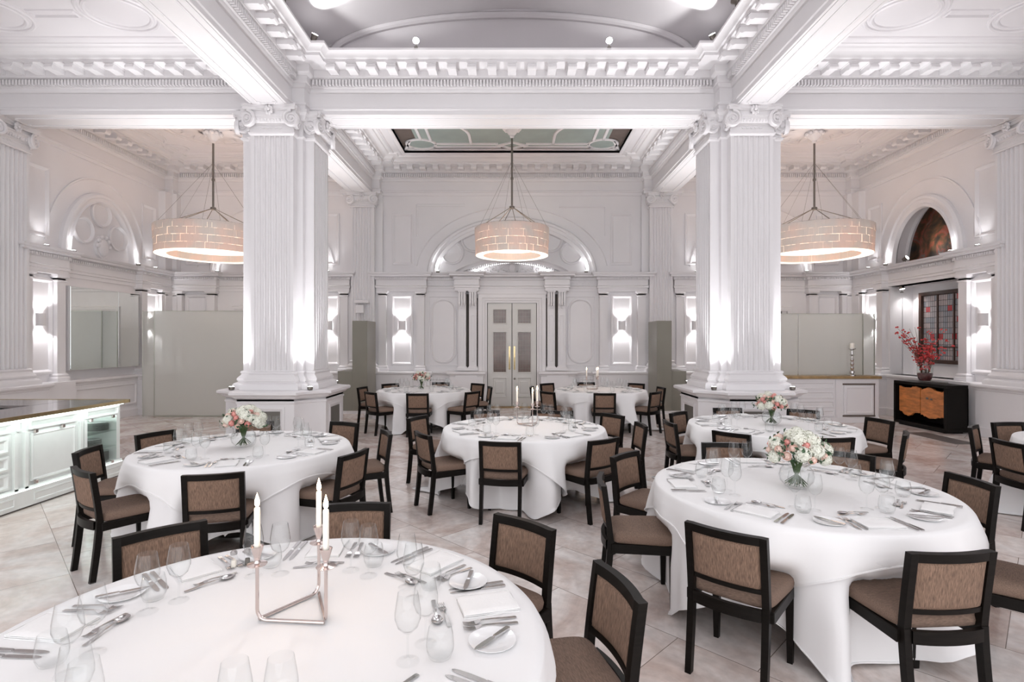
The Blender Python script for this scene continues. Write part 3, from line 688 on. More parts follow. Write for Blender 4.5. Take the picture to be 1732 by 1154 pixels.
# double doors
dr = struct(empty('door_1', (0, WY, 0)))
for sx in (-1, 1):
    m = WBm(); a, b = (sx*.01, sx*.645); a, b = min(a,b), max(a,b); c = (a+b)/2
    st = .13
    m.box(a, a+st, -.05, 0, .02, 2.765); m.box(b-st, b, -.05, 0, .02, 2.765)
    for z0, z1 in ((.02,.26),(.80,.90),(2.02,2.20),(2.62,2.765)): m.box(a+st, b-st, -.05, 0, z0, z1)
    m.box(a+st, b-st, -.04, -.02, .26, .80)
    for z0, z1 in ((.26,.80),(.90,2.02),(2.20,2.62)):
        m.sweep(rect(a+st-.01, b-st+.01, z0, z1), [(0,0),(0,.015),(.02,.02),(.035,0),(.035,-.03)], True, 1, WALLMP)
    m.sweep(rect(c-.12, c+.12, .36, .70), [(0,-.02),(.02,-.005),(.06,-.005)], True, 1, WALLMP)
    lf = m.build('door_leaf', DOORP, dr)
    for z0, z1 in ((.90,2.02),(2.20,2.62)):
        m = WBm(); m.box(a+st+.02, b-st-.02, -.03, -.022, z0+.02, z1-.02); m.build('door_glass', DOORGL, lf)
        m = WBm()
        for k in range(1, 5): u = a+st+(b-a-2*st)*k/5; m.box(u-.003, u+.003, -.024, -.017, z0+.03, z1-.03)
        for k in range(1, 9 if z1 < 2.1 else 4): z = z0+(z1-z0)*k/(9 if z1 < 2.1 else 4); m.box(a+st+.03, b-st-.03, -.024, -.017, z-.003, z+.003)
        m.build('leading', DMETAL, lf)
    m = WBm(); m.box(sx*.065-.022, sx*.065+.022, 0, .006, 1.0, 1.62); m.tube([(sx*.065,.006,1.0),(sx*.065,.05,1.02),(sx*.065,.05,1.3),(sx*.065,.006,1.32)], .009, 8); m.build('door_plate', BRASS, lf)
    m = WBm(); m.lathe([(.03,0),(.03,.01),(.012,.015)], 14, Matrix.Translation((.07*1, .0, .76))@Matrix.Rotation(-PI/2,4,'X')) if sx > 0 else None
    if sx > 0: m.build('door_lock', DMETAL, lf)
m = WBm(); m.box(-.70, .70, -.05, .16, 0, .03); m.build('door_step', BRONZE, dr)
m = WBm(); m.box(-.70, .70, -.29, -.06, 0, 2.77); m.build('door_backing', DARKIN, dr)

# ---- left wall
wl = struct(empty('wall_left', (-WX, 12, 0)))
def WLm(): return MB(Matrix.Translation((WX,-12,0))@FL)
def WRm(): return MB(Matrix.Translation((-WX,-12,0))@FR)
m = WLm(); m.box(-3, WY+.3, -.3, 0, 0, 6.6); m.build('plaster_face', PL, wl)
def side_common(Mk, root, jg, dj, unit_us):
    m = Mk(); p = jogpath(BY+.36, WY, jg); m.sweep(p, MID, False, -1 if Mk is WRm and 0 else 1); middentils(m, p)
    for a, b in dj: pd = jogpath(a, b, [(x,y,d+.02) for x,y,d in jg if x >= a-.01 and y <= b+.01]); m.sweep(pd, DADO, False, 1)
    for a, b, d in jg: m.box(a, b, -.01, d, 3.071, 3.55); m.box(a, b, -.01, d+.2, 0, .962)
    m.build('entablature', PL, root)
    m = Mk()
    for u in unit_us: sconce_unit(m, u, .47); upper_panel(m, u, .25, 3.78, 5.15)
    m.build('wall_panelling', PL, root)
    m = Mk(); m.box(BY-.5, BY+.5, 0, .10, .965, ZS); pilaster(m, BY, .10, .28, .70, 1.0, 5.20, 7, .03)
    m.sweep([(BY-.35,.1),(BY-.35,.28),(BY+.35,.28),(BY+.35,.1)], BASEP, False, 1); m.sweep(jogpath(BY-.6, BY+.6, [(BY-.45,BY+.45,.26)]), DADO, False, 1); m.build('pilaster', PL, root)
    m = Mk(); capital(m, BY, .28, .70, 5.20, ZS); m.build('capital', PL, root)
    # corner strip
    m = Mk(); m.box(WY-.45, WY-.18, 0, .18, .965, ZS); m.build('corner_strip', PL, root)
side_common(WLm, wl, [(9.84,10.78,.16),(13.0,13.94,.16)], [(BY+.6, WY)], [10.31, 13.47])
m = WLm(); arch(m, 11.9, 1.12, 1.45, 3.55, .22); m.sweep(ell(11.9, 3.55, 1.46, 1.78, .1, PI-.1, 40), [(0,0),(0,.03),(.03,.03),(.05,0)], False, 1, WALLMP)
for du, z in ((-.50, 4.12), (.50, 4.12), (0, 4.56)): circ(m, 11.9+du, z, .29)
m.build('lunette_moulding', PL, wl)
m = WLm()     # crest with shield
m.sphere((11.9, .06, 3.82), .15, .06, .20, 16, 10); m.sweep(ring(11.9, 3.83, .20, 24, .25), [(0,.0),(0,.06),(.04,.06),(.04,0)], True, 1, WALLMP)
for k in range(6): m.sphere((11.9+.17*math.cos(PI*k/5), .07, 3.85+.20*math.sin(PI*k/5)), .05, .05, .05, 8, 6)
m.build('crest', PL, wl)
m = WLm(); m.sweep(rect(11.0, 12.8, .28, .78), [(0,.155),(0,.175),(.03,.18),(.05,.155)], True, 1, WALLMP); m.build('wall_panelling', PL, wl)
mir = empty('wall_mirror', (-WX, 11.89, 1.16)); tag(mir, 'large frameless mirror in two panes on the left wall behind the bar', 'mirror')
for a, b in ((10.87, 12.19), (12.2, 12.9)):
    m = MB(Matrix.Translation((WX,-11.89,-1.16))@FL); m.bbox(a, b, .165, .18, 1.165, 2.87, .004); m.build('mirror_pane', MIRR, mir)
m = MB(Matrix.Translation((WX,-11.89,-1.16))@FL); m.box(10.86, 12.91, .0, .163, 1.16, 2.88); m.build('mirror_backing', PL, mir)

# ---- right wall with two recesses
wr = struct(empty('wall_right', (WX, 12, 0)))
m = WRm()
ua, ub, zr0, zr1 = 10.80, 12.95, .965, 3.07      # lower recess
m.box(-3, ua, -.3, 0, 0, 3.3); m.box(ub, WY+.3, -.3, 0, 0, 3.3); m.box(ua, ub, -.3, 0, zr1, 3.3); m.box(ua, ub, -.3, 0, 0, zr0)
m.box(-3, 10.5, -.3, 0, 3.3, 6.6); m.box(13.3, WY+.3, -.3, 0, 3.3, 6.6)
ac, aa, ab = 11.9, 1.13, 1.42; NA = 48
V = []; F = []
us = [10.5]+[ac-aa*math.cos(PI*k/NA) for k in range(NA+1)]+[13.3]
for u in us:
    t = (u-ac)/aa; z = 3.56+ab*math.sqrt(max(0, 1-t*t)) if abs(t) < 1.0001 and u not in (10.5, 13.3) else 3.3
    V += [(u,0,z),(u,0,6.6)]
for i in range(1, len(us)): F.append((2*i-2, 2*i, 2*i+1, 2*i-1))
m.add(V, F)
m.box(10.5, 13.3, -.02, 0, 3.3, 3.56)
D = .55     # intrados and recess boxes
V = []; F = []
for k in range(NA+1):
    u = ac-aa*math.cos(PI*k/NA); z = 3.56+ab*math.sin(PI*k/NA); V += [(u,0,z),(u,-D,z)]
    if k: F.append((2*k-2, 2*k, 2*k+1, 2*k-1))
m.add(V, F); m.box(10.6, 13.2, -D-.02, 0, 3.50, 3.555)
m.box(ua-.3, ub+.3, -D-.3, -D, zr0-.2, zr1+.3); m.box(ua-.3, ua, -D, -.29, zr0, zr1+.2); m.box(ub, ub+.3, -D, -.29, zr0, zr1+.2)
m.box(ua-.1, ub+.1, -D, -.0, zr1, zr1+.2); m.box(ua-.1, ub+.1, -D, -.0, zr0-.15, zr0)
m.build('plaster_face', PL, wr)
side_common(WRm, wr, [(9.84,10.78,.16),(13.0,13.94,.16)], [(BY+.6, WY)], [10.31, 13.47])
m = WRm(); arch(m, ac, aa-.0, ab, 3.56, .26, .12); m.sweep(ell(ac, 3.55, 1.50, 1.80, .1, PI-.1, 40), [(0,0),(0,.03),(.03,.03),(.05,0)], False, 1, WALLMP)
m.sweep([(ac-aa+.02, 3.57)]+ell(ac, 3.57, aa-.10, ab-.10, PI, 0, 40), [(0,-.40),(.03,-.38),(.05,-.36),(.05,-.18),(.02,-.16)], False, 1, WALLMP)
m.build('lunette_moulding', PL, wr)
m = WRm(); V = [(ac-aa*math.cos(PI*k/NA)*1.0, -D+.03, 3.56+ab*math.sin(PI*k/NA)) for k in range(NA+1)]; V2 = [(a, -D+.0, c) for a, b, c in V]
m.add(V+V2, [tuple(range(NA+1)), tuple(range(NA+1, 2*NA+2))[::-1]]+[(k, k+1, NA+2+k, NA+1+k) for k in range(NA)])
mu = m.build('wall_mural', MURAL); mu.location = (WX, 12, 0); tag(mu, 'dark arched mural with reddish figures inside the lunette niche of the right wall', 'mural')
# stained window
w1 = struct(empty('window_1', (WX+D, 11.9, 1.3)))
Mw = Matrix.Translation((-WX-D,-11.9,-1.3))@FR
def Wm(): return MB(Mw)
s0, s1, t0, t1 = 11.25, 12.62, 1.31, 2.83
m = Wm(); m.box(s0, s1, -D+.0, -D+.015, t0, t1); sg = m.build('pane', STAIN, w1)
m = Wm(); m.sweep(rect(s0, s1, t0, t1), [(-.06,-D),(-.06,-D+.07),(.015,-D+.07),(.03,-D+.02)], True, 1, WALLMP)
for k in (1, 2): u = s0+(s1-s0)*k/3; m.box(u-.016, u+.016, -D+.01, -D+.04, t0, t1)
m.box(s0, s1, -D+.01, -D+.04, t0+.30, t0+.33)
m.build('window_frame', mat('window_brown_wood', (.05,.022,.014), .4, noise=.2), w1)
# ------------------------------------------------------------------ sconces
sconce0 = None
def sconce(Fm, u, v, label):
    global sconce0
    P = Fm@Vector((u, v, 2.17)); vd = (Fm.to_3x3()@Vector((0,1,0)))
    ang = math.atan2(vd.y, vd.x)-PI/2
    if sconce0 is None:
        r = empty('wall_sconce', P, ang, cat='wall light', group='up and down wall lights'); m = MB()
        m.box(-.04, .04, 0, .03, -.05, .05)
        n = 10; pts = [(-.095,.02)]+[(-.095*math.cos(PI*k/n), .03+.075*math.sin(PI*k/n)) for k in range(n+1)]+[(.095,.02)]
        V = [(a,b,-.12) for a,b in pts]+[(a,b,.12) for a,b in pts]; k = len(pts)
        V += [(a*.94,.02+(b-.02)*.94,-.12) for a,b in pts]+[(a*.94,.02+(b-.02)*.94,.12) for a,b in pts]
        F = [(i,i+1,k+i+1,k+i) for i in range(k-1)]+[(2*k+i,2*k+i+1,3*k+i+1,3*k+i) for i in range(k-1)]+[(i,i+1,2*k+i+1,2*k+i) for i in range(k-1)]+[(k+i,k+i+1,3*k+i+1,3*k+i) for i in range(k-1)]
        m.add(V, F); m.build('shade', PL, r)
        m = MB(); m.lathe([(.025,-.03),(.025,.03)], 12, c=(0,.055,0)); m.build('bulb', LAMP, r)
        r['label'] = label; sconce0 = r
    else: r = copy_tree(sconce0, P, ang, label, 'wall light', 'up and down wall lights')
    for s in (-1, 1):
        q = P+vd*.075+Vector((0,0,s*.10)); lamp('sconce_beam', 'SPOT', q, P_SCONCE, (1,.98,1), q+Vector((0,0,s))-vd*.04, .03, 108, .5)
for u, l in ((-8.35,'white half-round wall light above the frosted screen left of the left pier'),(-4.85,'white half-round wall light just right of the left pier'),(-2.91,'white half-round wall light on the panel behind the back left flower table'),
             (2.91,'white half-round wall light on the panel behind the back right candle table'),(4.85,'white half-round wall light just left of the right pier'),(8.35,'white half-round wall light above the frosted screen right of the right pier')):
    if abs(u) < 8: sconce(FB, u, .03, l)
sconce(FL, 10.31, .03, 'white half-round wall light left of the big mirror'); sconce(FL, 13.47, .03, 'white half-round wall light in the far left corner right of the mirror')
sconce(FR, 10.31, .03, 'white half-round wall light right of the stained window'); sconce(FR, 13.47, .03, 'white half-round wall light in the far right corner beside the glass screen')
# cornice uplights washing the upper wall
for u, l in ((-1.95,'left springing of the arch over the doors'),(1.95,'right springing of the arch over the doors'),(-4.85,'ledge right of the left pier'),(4.85,'ledge left of the right pier'),(-7.75,'back ledge under the left chandelier'),(7.75,'back ledge under the right chandelier'),(-5.4,'back ledge behind the left pier'),(5.4,'back ledge behind the right pier')):
    P = FB@Vector((u, .16, 3.55)); uplight(P.x, P.y, P.z, (P.x*.96, P.y+.12, 5.2), P_WALLUP, 'small uplight on the '+l, 'uplights on the wall ledges', 80)
for Fm, nm in ((FL,'left'),(FR,'right')):
    for u, l in ((10.31,'near the room pilaster'),(10.95,'near springing of the arch'),(12.85,'far springing of the arch'),(13.47,'in the far corner')):
        P = Fm@Vector((u, .18, 3.55)); Q = Fm@Vector((u+(11.9-u)*.1, .02, 5.2)); uplight(P.x, P.y, P.z, Q, P_WALLUP*.8, 'small uplight on the %s wall ledge %s' % (nm, l), 'uplights on the wall ledges', 80)
P = FR@Vector((12.62, -.12, 3.62)); lamp('mural_beam', 'SPOT', P, 60, (1,1,1), FR@Vector((11.7,-.55,4.4)), .03, 60, .9)
P = FR@Vector((12.75, -.3, 3.0)); lamp('recess_beam', 'SPOT', P, 20, (1,.97,.97), FR@Vector((12.6,-.4,1.5)), .04, 110, .9)
def spotlamp(x, y, z, to, power, label, grp, spot=90, rad=.045):
    r = empty('spotlight', (x,y,z), label=label, cat='spotlight', group=grp)
    dv = Vector(to)-Vector((x,y,z+.13)); q = dv.to_track_quat('-Z','Y').to_matrix().to_4x4()
    m = MB(); m.tube([(0,0,0),(0,0,.10)], .008, 8); m.box(-.03,.03,-.02,.02,0,.015); m.build('stand', DMETAL, r)
    m = MB(Matrix.Translation((0,0,.13))@q); m.lathe([(.02,.07),(.042,.06),(.052,-.035),(.052,-.045)], 18); m.build('housing', DMETAL, r)
    m = MB(Matrix.Translation((0,0,.13))@q); m.lathe([(.05,-.046),(.03,-.052),(0,-.054)], 18); m.build('lens', LAMP, r)
    p = Vector((x,y,z+.13))+dv.normalized()*.07; lamp('spot_beam', 'SPOT', p, power, (.98,1,.99), to, rad, spot, .5)
g = 'spotlights on the vault cornice'
spotlamp(-3.17, 8.62, 6.5, (-2.6, 8.1, 7.7), P_DOME*3, 'left corner spotlight on the vault cornice, tilted up at the vault', g, 60)
spotlamp(3.22, 8.62, 6.5, (2.6, 8.1, 7.7), P_DOME*3, 'right corner spotlight on the vault cornice, tilted up at the vault', g, 60)
spotlamp(-3.2, 7.6, 6.5, (-1.8, 9.1, 8.0), P_DOME, 'spotlight on the left side of the vault cornice', g, 60)
spotlamp(3.2, 7.7, 6.5, (1.8, 9.1, 8.0), P_DOME, 'spotlight on the right side of the vault cornice', g, 60)
spotlamp(-1.55, 8.7, 6.5, (-1.0, 2.5, 1.4), P_DOME*1.6, 'bright spotlight left of centre on the vault cornice, facing the camera', g, 95)
spotlamp(1.57, 8.7, 6.5, (1.0, 2.5, 1.4), P_DOME*1.4, 'bright spotlight right of centre on the vault cornice, facing the camera', g, 95)
# small ledge spotlight in the right wall niche
spotlamp(WX+.10, 12.58, 3.556, (WX+.55, 11.6, 4.3), 8, 'small spotlight on the sill of the mural niche', 'niche spotlights', 50)
spotlamp(WX+.10, 12.70, 2.90, (WX+.3, 12.2, 1.2), 8, 'small spotlight at the top of the stained window recess', 'niche spotlights', 70)

# ------------------------------------------------------------------ chandeliers
def chandelier(cx, cy, Rr, zb, label, nt_):
    root = empty('chandelier', (cx, cy, zb), label=label, cat='chandelier', group='drum chandeliers in the back bays')
    H = .60; z0 = 0
    sp = random.Random(int(abs(cx)*10)+3)
    m = MB(); MI = MB(); hts = [(0,.137),(.14,.292),(.296,.442),(.444,.60)]
    for lv, (a, b) in enumerate(hts):
        n = nt_
        for k in range(n):
            g_ = .04 if sp.random() < .14 else .004; t0_ = 2*PI*(k+g_+(.5 if lv%2 else 0))/n; t1_ = 2*PI*(k+.996+(.5 if lv%2 else 0))/n; ro = Rr+sp.uniform(-.006,.006)+.006*lv
            for r1, r2 in ((ro-.006, ro),):
                V = []
                for t in (t0_, t1_):
                    for r in (r1, r2):
                        for z in (a, b+sp.uniform(-.004,.004)): V.append((r*math.cos(t), r*math.sin(t), z))
                m.add(V, [(0,1,5,4),(2,6,7,3),(0,2,3,1),(4,5,7,6),(0,4,6,2),(1,3,7,5)])
            if lv == 0:
                r1, r2 = Rr*.79-.006, Rr*.79; V = []
                for t in (t0_, t1_):
                    for r in (r1, r2):
                        for z in (a, b+.02): V.append((r*math.cos(t), r*math.sin(t), z))
                MI.add(V, [(0,1,5,4),(2,6,7,3),(0,2,3,1),(4,5,7,6),(0,4,6,2),(1,3,7,5)])
    m.build('shade', TILE, root, smooth=0); MI.build('inner_shade', TILE, root, smooth=0)
    m = MB(); m.lathe([(Rr-.045,.02),(Rr-.045,.56)], 64, cap=False); m.lathe([(Rr*.79+.03,.02),(Rr*.79+.03,.56)], 64, cap=False); m.build('glow_liner', GLOW, root)
    m = MB(); m.lathe([(Rr*.80,-.004),(Rr-.01,-.004),(Rr-.01,.006),(Rr*.80,.006),(Rr*.80,-.004)], 64, cap=False)
    m.build('bottom_diffuser', mat('chandelier_diffuser', (1,.92,.85), .4, emit=(1,.88,.74), es=1.2, noise=.01), root)
    m = MB(); m.tube([(Rr*math.cos(2*PI*k/48),Rr*math.sin(2*PI*k/48),.60) for k in range(48)], .008, 6, closed=True)
    zh = 1.08; ztop = ZC-zb+(.08 if abs(cx) < 1 else 0)
    m.lathe([(.045,zh-.03),(.06,zh-.02),(.06,zh+.02),(.03,zh+.035)], 16); m.tube([(0,0,zh),(0,0,ztop-.20)], .022, 10); m.tube([(0,0,zh+.62 if zh+.62 < ztop-.3 else ztop-.35),(0,0,zh+.67 if zh+.62 < ztop-.3 else ztop-.3)], .034, 10)
    for k in range(6):
        a = 2*PI*k/6+.3; m.tube([(.04*math.cos(a),.04*math.sin(a),zh-.01),(Rr*.88*math.cos(a),Rr*.88*math.sin(a),.62)], .008, 6); m.tube([(Rr*.88*math.cos(a),Rr*.88*math.sin(a),.62),(Rr*math.cos(a),Rr*math.sin(a),.595)], .01, 6)
    m.build('rod_frame', DMETAL, root)
    m = MB()
    for k in range(6):
        a = 2*PI*k/6+.85; m.tube([(.02*math.cos(a),.02*math.sin(a),zh+1.0),(Rr*.98*math.cos(a),Rr*.98*math.sin(a),.60)], .0025, 4)
    m.build('wire', DMETAL, root)
    m = MB(); m.lathe([(.02,ztop-.30),(.05,ztop-.27),(.05,ztop-.24),(.09,ztop-.2),(.15,ztop-.12),(.16,ztop-.06),(.19,ztop-.04),(.19,ztop-.005)], 24)
    for k in range(10): a = 2*PI*k/10; m.sphere((.165*math.cos(a),.165*math.sin(a),ztop-.09), .05, .05, .045, 8, 6)
    m.build('ceiling_rose', PL, root)
    for k in range(5):
        a = 2*PI*k/5+.4; lamp('chandelier_bulb', 'POINT', (cx+Rr*.89*math.cos(a), cy+Rr*.89*math.sin(a), zb+.33), P_CHAND/5, (1,.86,.76), size=.05)
    lamp('chandelier_downlight', 'POINT', (cx, cy, zb+.25), P_CHAND, (1,.88,.78), size=.12)
chandelier(-6.72, 12.1, 1.13, 3.66, 'large round drum chandelier hanging left, partly behind the left pier', 84)
chandelier(6.80, 12.1, 1.13, 3.66, 'large round drum chandelier hanging right of the right pier', 84)
chandelier(0, 12.0, .81, 3.66, 'smaller round drum chandelier hanging in the middle, before the arch over the doors', 64)

# ------------------------------------------------------------------ casings, screens, cabinets
for sx, nm in ((-1,'left'),(1,'right')):
    o = empty('pilaster_casing', (sx*3.85, 13.4, 0), label='stepped grey-brown panel casing round the foot of the %s back wall pilaster' % nm, cat='casing', group='grey casings at the back wall')
    m = MB(Matrix.Translation((-sx*3.85,-13.4,0))); a, b = sorted((sx*3.50, sx*3.86)); m.bbox(a, b, 13.0, 13.82, .07, 2.25, .006); m.build('tall_panel', GREY, o)
    m = MB(Matrix.Translation((-sx*3.85,-13.4,0))); a, b = sorted((sx*3.86, sx*4.22)); m.bbox(a, b, 13.02, 13.82, .07, 1.03, .006); m.build('low_panel', GREY, o)
    m = MB(Matrix.Translation((-sx*3.85,-13.4,0))); a, b = sorted((sx*3.48, sx*4.24)); m.box(a, b, 12.99, 13.82, 0, .07); m.build('skirting', PL, o)
# left frosted screen
o = empty('glass_screen', (-6.3, 12.5, 0), label='frosted greenish glass screen standing on the floor left of the left pier', cat='screen')
T_ = Matrix.Translation((6.3,-12.5,0))
m = MB(T_); m.bbox(-8.30, -5.0, 12.49, 12.51, .02, 2.45, .003); m.build('front_pane', FROST, o)
m = MB(T_); m.add([(-8.32,12.50,.02),(-8.62,12.56,.02),(-8.62,12.56,2.45),(-8.32,12.50,2.45),(-8.32,12.515,.02),(-8.62,12.575,.02),(-8.62,12.575,2.45),(-8.32,12.515,2.45)], [(0,1,2,3),(7,6,5,4),(0,4,5,1),(3,2,6,7),(1,5,6,2),(0,3,7,4)]); m.build('return_pane', FROST, o)
m = MB(T_); m.tube([(-8.31,12.5,0),(-8.31,12.5,2.46)], .012, 8); m.box(-8.31,-5.0,12.49,12.51,2.45,2.462); m.box(-8.31,-5,12.485,12.515,0,.03); m.tube([(-8.62,12.565,0),(-8.62,12.565,2.46)], .01, 8); m.build('edge_rail', mat('satin_rail', (.45,.46,.40), .35, .6, noise=.05), o)
# right counter with radiator cover, screen and candlestick
ca = empty('panelled_counter', (6.4, 11.9, 0), label='white panelled counter with golden timber top and radiator cover, right of the right pier', cat='counter')
T_ = Matrix.Translation((-6.4,-11.9,0))
m = MB(T_); m.box(4.9, 7.92, 11.62, 12.3, 0, .94); fr = MB.sweep
MC = T_@frame((0,11.62,0),(1,0,0),(0,-1,0))
mm = MB(MC)
for k in range(4): mm.sweep(rect(5.75, 6.95, .12+.20*k, .27+.20*k), [(0,0),(0,.012),(.02,.018),(.035,0)], True, 1, WALLMP)
mm.box(6.98, 7.02, 0, .02, 0, .93); mm.sweep([(4.9,.0),(7.92,.0)], [(0,.0),(.03,0),(.03,.10),(.0,.12)], False, 1)
m.v += mm.v; m.f += [tuple(i+8 for i in f) for f in mm.f]
m.build('counter_body', PL, ca)
m = MB(T_); m.bbox(4.88, 7.96, 11.57, 12.35, .945, 1.0, .006); m.build('counter_top', BRONZE, ca)
m = MB(MC); m.bbox(7.16, 7.80, .0, .025, .17, .80, .004); m.sweep(rect(7.19, 7.77, .20, .77), [(0,.025),(0,.035),(.02,.04),(.035,.025)], True, 1, WALLMP); rc = m.build('radiator_cover', PL, ca)
m = MB(MC); m.box(7.14, 7.84, .0, .012, .81, .845); m.box(7.14, 7.84, 0, .012, .125, .16); m.box(7.815, 7.83, 0, .012, .16, .81); m.build('vent_gap', GAP2, ca)
sc2 = empty('glass_screen', (6.8, 11.95, 1.0), label='frosted glass screen standing on the panelled counter right of the right pier', cat='screen')
T_ = Matrix.Translation((-6.8,-11.95,-1.0))
m = MB(T_); m.bbox(5.3, 6.34, 11.94, 11.96, 1.003, 2.36, .003); m.bbox(6.36, 7.78, 11.94, 11.96, 1.003, 2.36, .003); m.build('front_pane', FROST, sc2)
m = MB(T_); m.box(7.80, 7.815, 11.96, 12.34, 1.003, 2.36); m.add([(7.81,11.96,1.003),(8.12,12.05,1.003),(8.12,12.05,2.36),(7.81,11.96,2.36),(7.81,11.975,1.003),(8.12,12.065,1.003),(8.12,12.065,2.36),(7.81,11.975,2.36)], [(0,1,2,3),(7,6,5,4),(0,4,5,1),(3,2,6,7),(1,5,6,2),(0,3,7,4)]); m.build('return_pane', FROST, sc2)
m = MB(T_); m.box(7.785, 7.80, 11.935, 11.965, 1.003, 2.37); m.box(8.11, 8.125, 12.04, 12.07, 1.003, 2.37); m.box(5.3, 7.8, 11.94, 11.96, 2.36, 2.37); m.build('edge_rail', MATS['satin_rail'], sc2)
cs = empty('candlestick', (7.42, 11.74, 1.0), label='tall turned silver candlestick with a thick ivory candle on the panelled counter', cat='candlestick')
m = MB(); m.lathe([(.075,0),(.075,.02),(.05,.035),(.03,.05),(.05,.07),(.045,.10),(.022,.12),(.04,.17),(.022,.21),(.042,.26),(.024,.31),(.04,.35),(.018,.39),(.018,.43),(.05,.45),(.06,.455),(.02,.47),(.015,.55),(.06,.575),(.075,.585),(.07,.595)], 20); m.build('stem', SILV, cs)
m = MB(); m.lathe([(.045,.595),(.046,.70),(.042,.715),(.0,.71)], 20); m.build('candle', WAX, cs)

# sideboard with vase
T_ = Matrix.Translation((-8.35,-10.85,0))
sb = empty('sideboard', (8.35, 10.85, 0), label='black open-fronted sideboard with orange live-edge wood doors under the stained window', cat='sideboard')
x0, x1, y0, y1 = 8.20, 8.62, 10.16, 11.56
m = MB(T_); m.bbox(x0, x1, y0, y1, .86, .92, .004); m.bbox(x0, x1, y0, y1, .03, .09, .004); m.box(x0+.0, x1, y0, y0+.06, .09, .86); m.box(x0, x1, y1-.05, y1, .09, .86); m.box(x1-.02, x1, y0, y1, .09, .86)
m.box(x0+.04, x1-.02, y0+.1, y1-.1, 0, .03)
m.build('cabinet_body', BLACKW, sb)
rr = random.Random(5)
def slab(a, b, tl, bl):
    m = MB(T_); n = 14; V = []; top = [.80+rr.uniform(-.012,.012)+tl*math.sin(i*.5) for i in range(n+1)]; bot = [.26+rr.uniform(-.015,.015)+bl*math.sin(i*.45+1) for i in range(n+1)]
    pts = [(a+(b-a)*i/n, bot[i]) for i in range(n+1)]+[(a+(b-a)*i/n, top[i]) for i in range(n, -1, -1)]
    m.prism(pts, x0+.05, x0+.09, lambda p, q, h: (h, p, q)); return m
slab(10.88, 11.46, .02, .05).build('door', ORANGE, sb); slab(10.24, 10.86, -.03, .03).build('door', ORANGE, sb)
m = MB(T_); m.box(x0+.044, x0+.05, 10.66, 10.72, .60, .64); m.box(x0+.044, x0+.05, 10.56, 10.61, .595, .625); m.build('knot', DARKIN, sb)
va = empty('flower_vase', (8.38, 10.92, .92), label='tall clear vase of red blossom twigs standing on the black sideboard', cat='vase')
m = MB(); m.lathe([(.07,0),(.10,.03),(.135,.15),(.14,.30),(.125,.42),(.135,.50),(.128,.50),(.118,.42),(.132,.30),(.127,.16),(.09,.04),(0,.035)], 24, cap=False); m.build('vase_glass', SHELFG, va)
m = MB(); m.lathe([(0,.03),(.085,.035),(.118,.09),(.128,.15),(.128,.19),(0,.20)], 20); m.build('dark_base_filling', mat('vase_filling', (.10,.03,.03), .3, noise=.5, nscale=25), va)
m = MB(); fl = MB()
for k in range(34):
    a = rr.uniform(0, 2*PI); sp_ = rr.uniform(.05, .42); h = rr.uniform(.62, 1.15); pts = []
    for j in range(6):
        t = j/5; pts.append((.06*math.cos(a)+sp_*t*t*math.cos(a)+rr.uniform(-.02,.02)*t, .06*math.sin(a)+sp_*t*t*math.sin(a)+rr.uniform(-.02,.02)*t, .12+(h-.12)*t))
    m.tube(pts, [.005,.005,.004,.004,.003,.002], 5)
    for j in (2, 3, 4, 5):
        if rr.random() < .75:
            p_ = pts[j]
            for q in range(4): fl.sphere((p_[0]+rr.uniform(-.04,.04), p_[1]+rr.uniform(-.04,.04), p_[2]+rr.uniform(-.03,.03)), rr.uniform(.012,.026), rr.uniform(.012,.024), rr.uniform(.008,.018), 6, 4)
for k in range(60): fl.sphere((rr.gauss(0,.08), rr.gauss(0,.08), rr.uniform(.42,.72)), rr.uniform(.018,.032), None, rr.uniform(.012,.02), 6, 4)
for k in range(26): a = rr.uniform(0,2*PI); fl.sphere((.09*math.cos(a), .09*math.sin(a), rr.uniform(.22,.46)), .022, None, .018, 6, 4)
m.build('twigs', TWIG, va); tag(fl.build('blossoms', REDF, va), 'red blossoms')
m = MB(); m.box(7.55, 7.95, 9.15, 10.35, 0, .004); tag(m.build('floor_grille', GRILLE), 'dark rectangular floor grille in front of the black sideboard', 'grille')
# sensor box on the back pilaster
sn = empty('ceiling_sensor', (-3.95, WY-.27, 2.5)); sn.name = 'wall_sensor'; tag(sn, 'small white box with a bar above it on the left back pilaster', 'sensor_unit')
m = MB(); m.bbox(-.11, .11, -.10, 0, -.02, .20, .01); m.build('sensor_box', PL, sn); m = MB(); m.bbox(-.13, .25, -.14, 0, .24, .31, .01); m.build('top_bar', PL, sn); m = MB(); m.tube([(-.03,-.02,-.02),(-.03,-.02,-.22)], .01, 6); m.tube([(.03,-.02,-.02),(.03,-.02,-.18)], .008, 6); m.tube([(0,-.04,.19),(0,-.04,.25)], .015, 6); m.build('cable_stub', PL, sn)

